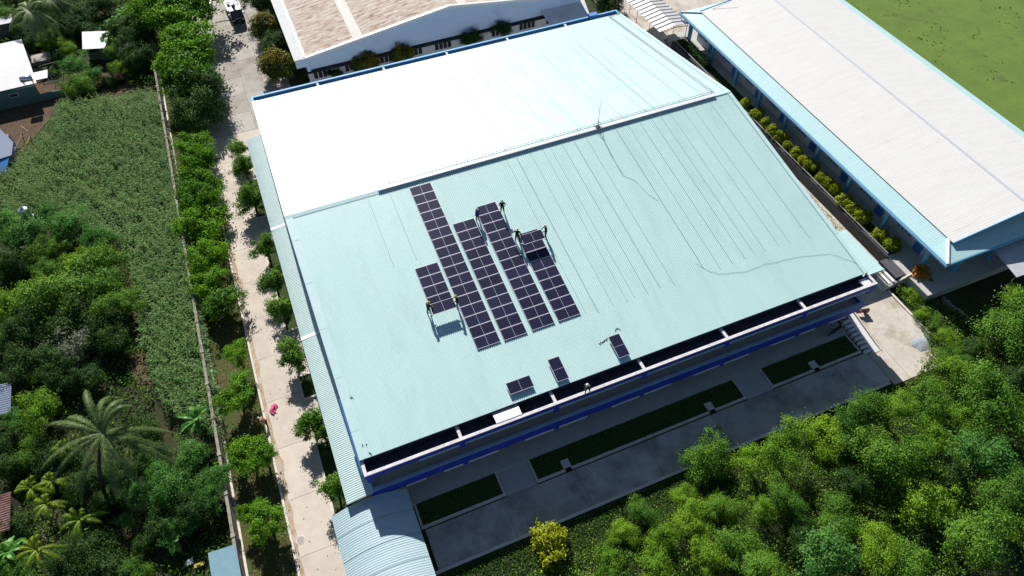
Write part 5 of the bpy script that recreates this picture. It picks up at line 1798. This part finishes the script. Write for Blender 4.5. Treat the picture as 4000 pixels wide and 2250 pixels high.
for (px, py, r, h, kd) in wood:
    k = int(py // 170)
    rows.setdefault(k, []).append((px, py, r, h, kd))
dsc = {'wood': 'mid green tree', 'lime': 'yellowish green bushy tree', 'feather': 'blue green feathery tree', 'dark': 'dark green bush'}
for ri, k in enumerate(sorted(rows)):
    for i, (px, py, r, h, kd) in enumerate(rows[k]):
        tree_px('woodland_tree', kd, px, py, r * 1.05, h * (1.2 + .25 * (i % 3)), '%s in the front wood, %s from the left in its %s row' % (dsc[kd], ORD[i], ORD[ri]), 'tree', 'trees of the wood below the front road', squash=.95)
tree_px('yellow_tree', 'yellow', 2148, 2120, 74, 2.6, 'bright yellow leaved tree standing alone below the front road', 'tree', squash=1.1)

# village trees
vill = [(288, 261, 55, 3.0, 'feather'), (368, 292, 42, 2.2, 'feather'), (312, 340, 56, 2.6, 'wood'), (440, 320, 36, 1.4, 'dark'), (470, 268, 40, 2.4, 'lime'), (268, 195, 36, 2.4, 'lime'), (325, 55, 48, 3.4, 'dark'), (99, 124, 46, 3.0, 'dark'), (17, 65, 50, 3.6, 'wood'),
        (180, 90, 44, 3.0, 'dark'), (535, 150, 60, 4.2, 'dark'), (575, 40, 80, 5.2, 'almond'), (500, 190, 46, 3.6, 'dark'), (30, 878, 62, 3.4, 'feather'), (104, 905, 78, 3.8, 'feather'), (192, 832, 44, 3.0, 'feather'), (260, 885, 70, 3.4, 'feather'),
        (383, 935, 62, 3.0, 'feather'), (312, 1022, 56, 2.8, 'lime'), (398, 1012, 66, 3.0, 'wood'), (275, 1150, 128, 4.6, 'wood'), (466, 1190, 76, 3.4, 'wood'), (145, 1138, 62, 2.6, 'wood'), (120, 1275, 92, 3.8, 'dark'), (290, 1355, 92, 3.0, 'twig'), (30, 1190, 62, 1.8, 'lime'),
        (430, 1330, 70, 3.0, 'dark'), (155, 1605, 86, 3.4, 'lime'), (47, 1640, 46, 2.6, 'feather'), (60, 1720, 60, 2.6, 'dark'), (745, 1790, 74, 3.0, 'feather'), (854, 1862, 58, 2.8, 'feather'), (621, 1862, 62, 2.8, 'feather'), (673, 1915, 82, 3.2, 'feather'), (528, 1960, 36, 2.2, 'feather'),
        (492, 2033, 30, 1.8, 'feather'), (807, 1945, 62, 2.8, 'feather'), (740, 1990, 70, 2.8, 'dark'), (362, 2162, 100, 2.8, 'dark'), (440, 2245, 100, 2.6, 'dark'), (640, 2060, 60, 2.4, 'dark'), (220, 1800, 80, 2.6, 'dark'), (330, 1900, 70, 2.6, 'dark'), (60, 1500, 70, 2.6, 'dark'), (210, 1480, 60, 2.6, 'dark'), (20, 1330, 60, 2.4, 'wood'), (560, 2130, 46, 1.6, 'dark'), (60, 2240, 70, 2.2, 'wood'), (420, 1120, 60, 2.8, 'wood')]
vill += [(60, 20, 60, 3.4, 'dark'), (150, 50, 60, 3.2, 'dark'), (240, 30, 56, 3.4, 'dark'), (330, 120, 46, 2.8, 'dark'), (250, 110, 46, 2.6, 'dark'), (200, 150, 44, 2.6, 'wood'), (390, 20, 52, 3.6, 'dark'), (470, 120, 50, 3.6, 'dark'), (540, 85, 60, 4.4, 'dark'), (570, 215, 46, 3.4, 'dark'), (520, 245, 44, 3.0, 'dark'), (300, 80, 44, 3.0, 'dark'), (440, 205, 40, 2.6, 'wood'), (120, 160, 36, 2.2, 'dark'), (240, 215, 30, 1.6, 'dark'), (60, 940, 60, 3.2, 'feather'), (160, 985, 62, 3.0, 'wood'), (230, 960, 50, 2.6, 'wood'), (50, 1030, 70, 3.0, 'dark'), (200, 1060, 60, 2.8, 'wood'), (370, 1130, 70, 3.6, 'wood'), (300, 1250, 90, 3.6, 'dark'), (420, 1250, 70, 3.2, 'dark'), (100, 1400, 80, 3.0, 'dark'), (220, 1420, 70, 2.8, 'dark'), (340, 1480, 60, 2.6, 'dark'), (570, 1700, 56, 2.0, 'dark'), (590, 1780, 56, 2.2, 'dark'), (470, 1860, 60, 2.2, 'dark'), (420, 1960, 60, 2.0, 'dark'), (560, 1930, 60, 2.4, 'feather'), (700, 2050, 60, 2.2, 'feather'), (520, 2240, 60, 1.8, 'wood'), (250, 2240, 80, 2.2, 'dark'), (60, 2050, 60, 2.2, 'dark'), (30, 1830, 60, 2.6, 'dark'), (110, 1780, 56, 2.4, 'wood')]
vill.sort(key=lambda a: (a[1] // 220, a[0]))
rows = {}
for v in vill:
    rows.setdefault(int(v[1] // 220), []).append(v)
dsc = {'wood': 'mid green round tree', 'lime': 'yellowish green tree', 'feather': 'blue green feathery tree', 'dark': 'dark leafy tree', 'almond': 'bright layered tree', 'mango': 'dense dark tree', 'twig': 'half bare grey twigged tree'}
for ri, k in enumerate(sorted(rows)):
    for i, (px, py, r, h, kd) in enumerate(rows[k]):
        tree_px('garden_tree', kd, px, py, r, h, '%s of the village gardens, %s from left in their %s row' % (dsc[kd], ORD[i], ORD[ri]), 'tree', 'trees of the village gardens')


# palms and bananas
def frond(base, az, length, rise, droop, leaf, n, width, kind='palm'):
    """returns quads of one feathered frond plus its rib"""
    out = []
    d = np.array([math.cos(az), math.sin(az), 0])
    b = np.array([-math.sin(az), math.cos(az), 0])
    pts = []
    for k in range(n + 1):
        u = k / n
        pts.append(np.array(base) + d * length * (u * math.cos(rise) * (1 - .12 * u)) + np.array([0, 0, length * (math.sin(rise) * u - droop * u * u)]))
    for k in range(n):
        p, q = pts[k], pts[k + 1]
        u = (k + .5) / n
        w0 = .05 * (1 - u) + .012
        out.append([p - b * w0, p + b * w0, q + b * w0, q - b * w0])
        tdir = (q - p) / np.linalg.norm(q - p)
        ll = leaf * (math.sin(math.pi * min(1, .15 + .85 * u)) ** .6) * (0.85 + .3 * random.random())
        for s in (-1, 1):
            for h in (0, .5):
                o = p + (q - p) * (h + random.random() * .2)
                tip = o + b * s * ll * .62 + tdir * ll * .75 + np.array([0, 0, -ll * (.2 + .3 * random.random())])
                mid = (o + tip) / 2 + np.array([0, 0, ll * .1])
                wv = tdir * width
                out.append([o - wv * .5, o + wv * .5, mid + wv * .5, mid - wv * .5])
                out.append([mid - wv * .5, mid + wv * .5, tip + wv * .1, tip - wv * .1])
    return out


def palm(name, label, px, py, zc, nf, length, leaf, kind, trunk_r, group=None, n=22, width=.06, up=(.1, 1.0), cat='palm tree', base=None):
    c = at(px, py, zc)
    bs_ = at(base[0], base[1], 0) if base else (c[0] + .4, c[1] + .3, 0)
    ox, oy = c[0] - bs_[0], c[1] - bs_[1]
    t = thing(name, label, cat, (bs_[0], bs_[1], 0), 0, group)
    q = []
    for k in range(nf):
        az = k * 2.39996 + random.uniform(-.2, .2)
        e = up[0] + (up[1] - up[0]) * ((k * .618) % 1)
        q += frond((ox, oy, zc), az, length * random.uniform(.85, 1.08), e, .45 + .3 * random.random(), leaf, n, width)
    o = link('fronds', quads_mesh(name + '_fronds', np.array(q), [LF[kind]]), t)
    mb = MB()
    pts = [(ox * u * u, oy * u * u, zc * u) for u in [0, .2, .4, .6, .8, 1.0]]
    mb.tube(pts, [trunk_r * 1.4, trunk_r * 1.1, trunk_r, trunk_r, trunk_r * .9, trunk_r * .9], 8)
    obj('trunk', mb, 'bark', t, True)
    if kind == 'palm':
        nb = MB()
        for k in range(7):
            a = k * .9
            nb.ball((ox + .3 * math.cos(a), oy + .3 * math.sin(a), zc - .3), (.13, .13, .16), 8, 6)
        obj('coconut', nb, 'dirt', t, True)
    return t


palm('coconut_palm', 'big coconut palm with long arching pale fronds in the lower left garden', 399, 1690, 6.0, 17, 6.3, .66, 'palm', .16, n=46, width=.05, up=(-.3, 1.05), base=(425, 1930))
palm('coconut_palm', 'coconut palm with drooping fronds at the top left corner of the village', 110, 40, 6.0, 17, 4.6, .8, 'palm', .15, n=28, width=.06, up=(-.3, .9))
palm('coconut_palm', 'coconut palm beside the top left one, partly behind it', 190, -5, 5.5, 14, 4.2, .8, 'palm', .15, n=26, width=.06, up=(-.2, .9))
ar = [(248, 1752, 2.6, 1.5), (124, 1905, 3.0, 1.9), (181, 1968, 2.6, 1.6), (311, 2030, 3.0, 2.1), (145, 2145, 3.0, 2.2), (200, 1880, 2.4, 1.5)]
for i, (px, py, z, ln) in enumerate(ar):
    palm('areca_palm', 'small areca palm with yellowish fronds in the lower left garden, %s from the top' % ORD[i], px, py, z, 10, ln * 1.1, .42, 'areca', .05, 'areca palms of the lower left garden', n=16, width=.03, up=(.2, 1.3))


def banana(label, px, py, h, nl, ln, group='banana plants of the village'):
    c = at(px, py, h * .8)
    t = thing('banana_plant', label, 'banana plant', (c[0], c[1], 0), random.uniform(0, 6), group)
    q = []
    for k in range(nl):
        az = k * 2.39996
        e = .35 + .9 * ((k * .618) % 1)
        d = np.array([math.cos(az), math.sin(az), 0])
        b = np.array([-math.sin(az), math.cos(az), 0])
        m = 9
        L1 = ln * random.uniform(.8, 1.1)
        prev = None
        for j in range(m + 1):
            u = j / m
            p = np.array([0, 0, h * .72]) + d * L1 * u * math.cos(e) + np.array([0, 0, L1 * (math.sin(e) * u - .55 * u * u)])
            wd = .26 * (math.sin(math.pi * min(1, .08 + .9 * u)) ** .5)
            cur = (p - b * wd + np.array([0, 0, wd * .35]), p, p + b * wd + np.array([0, 0, wd * .35]))
            if prev is not None:
                q.append([prev[0], prev[1], cur[1], cur[0]])
                q.append([prev[1], prev[2], cur[2], cur[1]])
            prev = cur
    link('leaves', quads_mesh('banana_leaves', np.array(q), [LF['banana']]), t)
    obj('stem', MB().tube([(0, 0, 0), (0.03, 0, h * .4), (0, 0, h * .78)], [.12, .1, .06], 8), 'bamboo', t, True)


banana('banana plant against the boundary wall right of the big coconut palm', 766, 1632, 3.0, 11, 2.1)
banana('banana plant right of the white roofed hut', 445, 90, 3.2, 10, 2.2)
banana('banana plant leaning over the white roofed hut', 415, 150, 2.8, 9, 1.9)
banana('banana plant behind the white roofed hut by the layered trees', 480, 45, 3.4, 10, 2.2)
banana('small banana plant left of the white roofed hut', 262, 175, 2.0, 7, 1.2)
banana('banana plant at the left edge low in the lower left garden', 28, 2150, 2.6, 9, 1.7)
banana('banana plant below the feathery trees in the lower left garden', 680, 2110, 1.8, 8, 1.2)

# ================================================================== VILLAGE SIDE
wl = thing('boundary_wall', 'long weathered boundary wall between corn field and driveway', 'wall', (-11.75, 20, 0))
obj('panel', MB().box(-.09, .09, -45, 62, 0, 1.75), 'oldwall', wl)
obj('coping', MB().box(-.13, .13, -45, 62, 1.75, 1.85), 'stone', wl)
obj('footing', MB().box(.1, .3, -45, 62, -.05, .16), 'kerb', wl)
for k in range(27):
    obj('pillar', MB().box(-.17, .17, -44.2 + k * 4.0, -43.86 + k * 4.0, 0, 1.92), 'oldwall', wl)
for k in range(5):
    a = -11.5 + random.uniform(-.2, .1)
    pass


def house_frame(p):
    return np.array(p)


# house with white roof and teal wall
hz = 3.0
A1, A2, A3, A4 = at(77, 160, hz), at(116, 241, hz + .15), at(139, 326, hz - .3), at(-30, 354, hz - .3)
h1 = thing('teal_walled_house', 'village house with glaring white sheet roof and teal green wall', 'house', (A3[0] - 3, A3[1] + 4, 0))
off = np.array((A3[0] - 3, A3[1] + 4, 0))
loc = lambda p: tuple(np.array(p) - off)
xw = A3[0]
yw = A3[1]
mb = MB()
mb.slab([loc((-45, yw - .3, hz - .35)), loc((xw + .1, yw + .2, hz - .35)), loc((xw - .6, yw + 5.2, hz + .25)), loc((-45, yw + 4.7, hz + .25))], .06)
obj('roof', mb, 'whitesheet', h1)
mb = MB()
mb.slab([loc((-45, yw + 4.9, hz + .05)), loc((xw - .7, yw + 5.4, hz + .05)), loc((xw - 1.6, yw + 11.2, hz + .5)), loc((-45, yw + 10.7, hz + .5))], .06)
obj('roof', mb, 'whitesheet', h1)
fw = obj('wall', MB().box(-45 - off[0], xw - .25 - off[0], yw - .1 - off[1], yw + .1 - off[1], 0, hz - .5).box(xw - 1.9 - off[0], xw - 1.7 - off[0], yw + .1 - off[1], yw + 10.8 - off[1], 0, hz - .45), 'teal_wall', h1)
wp_ = at(52, 368, 1.9)
w1 = obj('window', MB().box(wp_[0] - .55 - off[0], wp_[0] + .55 - off[0], yw - .16 - off[1], yw - .1 - off[1], 1.5, 2.05), 'frame', h1)
obj('pane', MB().box(wp_[0] - .46 - off[0], wp_[0] + .46 - off[0], yw - .18 - off[1], yw - .155 - off[1], 1.57, 1.98), 'glass', w1)
obj('low_wall', MB().box(xw - .2 - off[0], xw + 2.6 - off[0], yw - .1 - off[1], yw + .1 - off[1], 0, 1.0), 'teal_wall', h1)
# porch sheet, terrace, tank on the roof
q = at(160, 295, 2.4)
o = obj('sheet_roof', MB().slab([(-1.0, -.9, 0), (.85, -.9, 0), (.9, 1.0, .1), (-.95, 1.0, .1)], .05).tube([(.8, -.8, -2.4), (.8, -.8, 0)], .04, 6).tube([(.8, .9, -2.4), (.8, .9, 0)], .04, 6), 'whitesheet')
o.location = q
tag(o, 'small white porch sheet on poles beside the teal walled house', 'porch roof')
q = at(105, 310, hz + .35)
t = thing('roof_tank', 'horizontal steel water tank lying on the white roof of the teal walled house', 'water tank', (q[0], q[1], hz - .05))
obj('drum', MB().tube([(-.75, 0, .5), (.75, 0, .5)], .42, 16), 'stainless', t, True)
obj('cradle', MB().box(-.6, -.5, -.4, .4, -.05, .3).box(.5, .6, -.4, .4, -.05, .3), 'metal', t)
q = at(160, 225, .5)
mb = MB()
mb.box(-1.4, 1.2, -1.0, 1.2, 0, .5)
o = obj('terrace', mb, 'concrete2'); o.location = (q[0], q[1], 0)
tag(o, 'raised concrete terrace behind the porch of the teal walled house', 'terrace')
q = at(196, 250, 1.6)
o = obj('pole', MB().tube([(-1.6, -.05, 0), (1.2, .1, .1)], .06, 6).tube([(-1.5, -.05, -1.6), (-1.5, -.05, 0)], .05, 6).tube([(1.1, .1, -1.6), (1.1, .1, .1)], .05, 6), 'bamboo'); o.location = q
tag(o, 'horizontal pale pole beside the teal walled house', 'pole')
# hut
a, b, c2, d2 = at(320, 124, 2.5), at(428, 121, 2.5), at(409, 188, 2.2), at(322, 192, 2.2)
cx, cyy = (a[0] + b[0] + c2[0] + d2[0]) / 4, (a[1] + b[1] + c2[1] + d2[1]) / 4
hu = thing('white_roofed_hut', 'small khaki hut with glaring white sheet roof among the banana plants', 'hut', (cx, cyy, 0))
lo = lambda p: (p[0] - cx, p[1] - cyy, p[2])
obj('roof', MB().slab([lo(d2), lo(c2), lo(b), lo(a)], .05), 'whitesheet', hu)
hx0, hx1, hy0, hy1 = d2[0] - cx + .25, c2[0] - cx - .2, d2[1] - cyy + .3, a[1] - cyy - .3
obj('wall', MB().box(hx0, hx1, hy0, hy0 + .12, 0, 2.1).box(hx0, hx0 + .12, hy0 + .12, hy1, 0, 2.2).box(hx1 - .12, hx1, hy0 + .12, hy1, 0, 2.2).box(hx0, hx1, hy1, hy1 + .12, 0, 2.3), 'khaki', hu)
o = obj('window', MB().box(hx0 + .35, hx0 + 1.6, hy0 - .04, hy0 - .002, 1.2, 1.9), 'bark', hu)
obj('pane', MB().box(hx0 + .42, hx0 + 1.52, hy0 - .06, hy0 - .035, 1.27, 1.83), 'glass', o)
obj('doorstep', MB().box(hx0 + 1.7, hx1, hy0 - .6, hy0, 0, .15), 'stone', hu)
q = at(395, 98, .6)
mb = MB()
for k in range(10):
    mb.quad((k * .22 - 1.1, -.6 + .1 * math.sin(k), .5 + .25 * math.sin(k * 1.3)), (k * .22 - .88, -.6 + .1 * math.sin(k + 1), .5 + .25 * math.sin((k + 1) * 1.3)), (k * .22 - .88, .6, .3 + .2 * math.cos((k + 1) * 1.7)), (k * .22 - 1.1, .6, .3 + .2 * math.cos(k * 1.7)))
o = obj('green_net', mb, 'green_net'); o.location = (q[0], q[1], .1)
tag(o, 'crumpled green net behind the white roofed hut', 'net')
# blue sheds left edge
a, b, c2 = at(45, 600, 2.2), at(12, 632, 2.0), at(-40, 500, 2.2)
bs = thing('blue_shed', 'slate blue roofed shed at the left edge beside the bamboo trellis', 'shed', (a[0], a[1], 0))
mb = MB()
mb.slab([(0, -.3, 2.2), (.2, 2.2, 2.3), (-1.6, 6.0, 2.5), (-6, 6.0, 2.5), (-6, -1.2, 2.2)], .06)
obj('roof', mb, 'shedblue_shade', bs)
obj('wall', MB().box(-5.6, -.5, .1, .25, 0, 2.1).box(-.75, -.5, .25, 4.5, 0, 2.15), 'shedblue_shade', bs)
obj('tarp', MB().slab([(-5, -2.6, 1.3), (-1.0, -2.4, 1.4), (-.3, -.4, 2.1), (-5, -1.0, 2.1)], .04), 'tarp', bs)
obj('post', MB().tube([(-1.1, -2.3, 0), (-1.1, -2.3, 1.38)], .05, 6), 'bamboo', bs)
tl = thing('bamboo_trellis', 'rickety bamboo trellis between the blue shed and the corn field', 'trellis', at(70, 590, 0))
b0 = at(70, 590, 0)


def tp(px, py, z):
    p = at(px, py, z)
    return (p[0] - b0[0], p[1] - b0[1], p[2])


for (p, q2) in (((86, 520), (20, 672)), ((118, 530), (105, 560)), ((0, 675), (62, 660)), ((60, 530), (110, 512)), ((75, 533), (118, 533)), ((50, 578), (100, 578)), ((35, 620), (85, 618)), ((80, 490), (108, 512))):
    obj('pole', MB().tube([tp(*p, 1.5), tp(*q2, 1.5)], .045, 6), 'bamboo', tl)
for p in ((86, 520), (20, 672), (118, 530), (62, 660)):
    obj('post', MB().tube([tp(*p, 0), tp(*p, 1.55)], .05, 6), 'bamboo', tl)
x, y = scatter([at(*p, 1.3)[:2] for p in ((95, 530), (150, 545), (110, 650), (40, 680), (45, 630))], 40)
leafy_stuff('trellis_vines', 'vines spreading over the bamboo trellis', np.stack([x, y, 1.2 + RNG.uniform(-.6, .2, len(x))], 1), ['lime', 'dry'], .2, .1, mi=(RNG.random(len(x)) < .4).astype(int))
# water tank on stand
q = at(112, 850, 2.6)
t = thing('water_tank', 'upright stainless water tank on a stand among the feathery trees', 'water tank', (q[0], q[1], 0))
obj('drum', MB().tube([(0, 0, 2.6), (0, 0, 2.65), (0, 0, 3.95), (0, 0, 4.1)], [.3, .5, .5, .2], 20), 'stainless', t)
obj('lid', MB().disc((0, 0, 4.16), .16, 14, .08), 'dark', t)
for sx in (-1, 1):
    for sy in (-1, 1):
        obj('leg', MB().tube([(sx * .45, sy * .45, 0), (sx * .38, sy * .38, 2.6)], .05, 6), 'metal', t)
obj('platform', MB().box(-.5, .5, -.5, .5, 2.5, 2.595), 'metal', t)
# teal shed at the bottom, litter beside it
a, b = at(812, 2160, 2.3), at(920, 2125, 2.3)
ts = thing('teal_shed', 'shed with weathered teal sheet roof against the boundary wall at the bottom edge', 'shed', (a[0], a[1], 0))
w2 = b[0] - a[0]
obj('roof', MB().slab([(0, -7, 2.1), (w2, -7, 2.1), (w2, b[1] - a[1], 2.3), (0, 0, 2.3)], .06), 'tealsheet', ts)
obj('wall', MB().box(.15, .27, -6.8, -.2, 0, 2.05).box(.27, w2 - .2, -.32, -.2, 0, 2.1), 'khaki', ts)
q = at(730, 2198, .3)
o = obj('plastic_sheet', MB().slab([(-.5, -.35, .25), (.45, -.15, .1), (.5, .4, .3), (-.1, .3, .12)], .03), 'whitepaint'); o.location = (q[0], q[1], 0)
tag(o, 'scrap of white plastic sheet left of the teal shed', 'plastic sheet')
q = at(778, 2205, .3)
o = obj('yellow_jerrican', MB().box(-.42, .35, -.16, .16, 0, .3).box(-.2, .1, -.04, .04, .3, .38).tube([(.35, 0, .2), (.45, 0, .22)], .06, 8), 'dullyellow'); o.location = (q[0], q[1], 0)
tag(o, 'yellow jerrican lying left of the teal shed', 'jerrican')
# roofs at the left edge
q = at(0, 1560, 2.4)
g1 = thing('grey_roofed_house', 'house with ribbed grey sheet roof darkened as if shaded, cut off by the left edge', 'house', (q[0], q[1], 0))
mb = ribbed_x(-1.8, 1.8, -6, .9, 2.9, 2.3, .25, .03)
obj('roof', mb, 'shedblue_shade', g1)  # dark slate sheet paints the shade on this grey roof
obj('wall', MB().box(.4, .6, -1.6, 1.6, 0, 2.2), 'khaki', g1)
q = at(0, 2010, 2.4)
g2 = thing('rusty_roofed_house', 'house with red brown tiled roof cut off by the left edge', 'house', (q[0], q[1], 0))
obj('roof', ribbed_x(-1.6, 2.0, -6, .7, 2.6, 2.2, .22, .05), 'oldtile', g2)
obj('wall', MB().box(.3, .5, -1.4, 1.8, 0, 2.15), 'khaki', g2)
q = at(-20, 100, 2.5)
g3 = thing('pale_roofed_house', 'house with pale sheet roof at the top of the left edge', 'house', (q[0], q[1], 0))
obj('roof', MB().slab([(-6, -.2, 2.5), (2.4, 0, 2.5), (2.4, 2.2, 2.7), (-6, 2.2, 2.7)], .06), 'galv', g3)
obj('wall', MB().box(-6, 2.2, .2, .35, 0, 2.4), 'khaki', g3)
# litter of sticks on the rear yard
q = at(868, 84, .02)
br = MB().tube([(-1.0, .12, .05), (-.4, .02, .06), (.2, .06, .05), (1.25, -.1, .06)], .04, 6).tube([(-.4, .02, .06), (-.2, .25, .08)], .025, 5).tube([(.5, .03, .06), (.6, -.15, .05)], .02, 5).tube([(1.2, -.1, .06), (1.45, -.08, .1)], .09, 6)
o = obj('fallen_branch', br, 'bark'); o.location = (q[0], q[1], 0)
tag(o, 'long dry branch lying on the rear yard in front of the truck', 'branch')
q = at(868, 43, .02)
o = obj('fallen_branch', MB().tube([(-.5, -.2, .04), (0, .05, .06), (.55, .15, .04)], .03, 5).tube([(0, .05, .06), (.3, -.1, .06)], .02, 5), 'bark'); o.location = (q[0], q[1], 0)
tag(o, 'short dry branch lying on the rear yard beside the truck', 'branch')
q = at(924, 153, .1)
o = obj('rubber_ball', MB().ball((0, 0, .12), .12, 12, 8), 'dark', None, True); o.location = (q[0], q[1], 0)
tag(o, 'small black ball lying on the rear yard', 'ball')
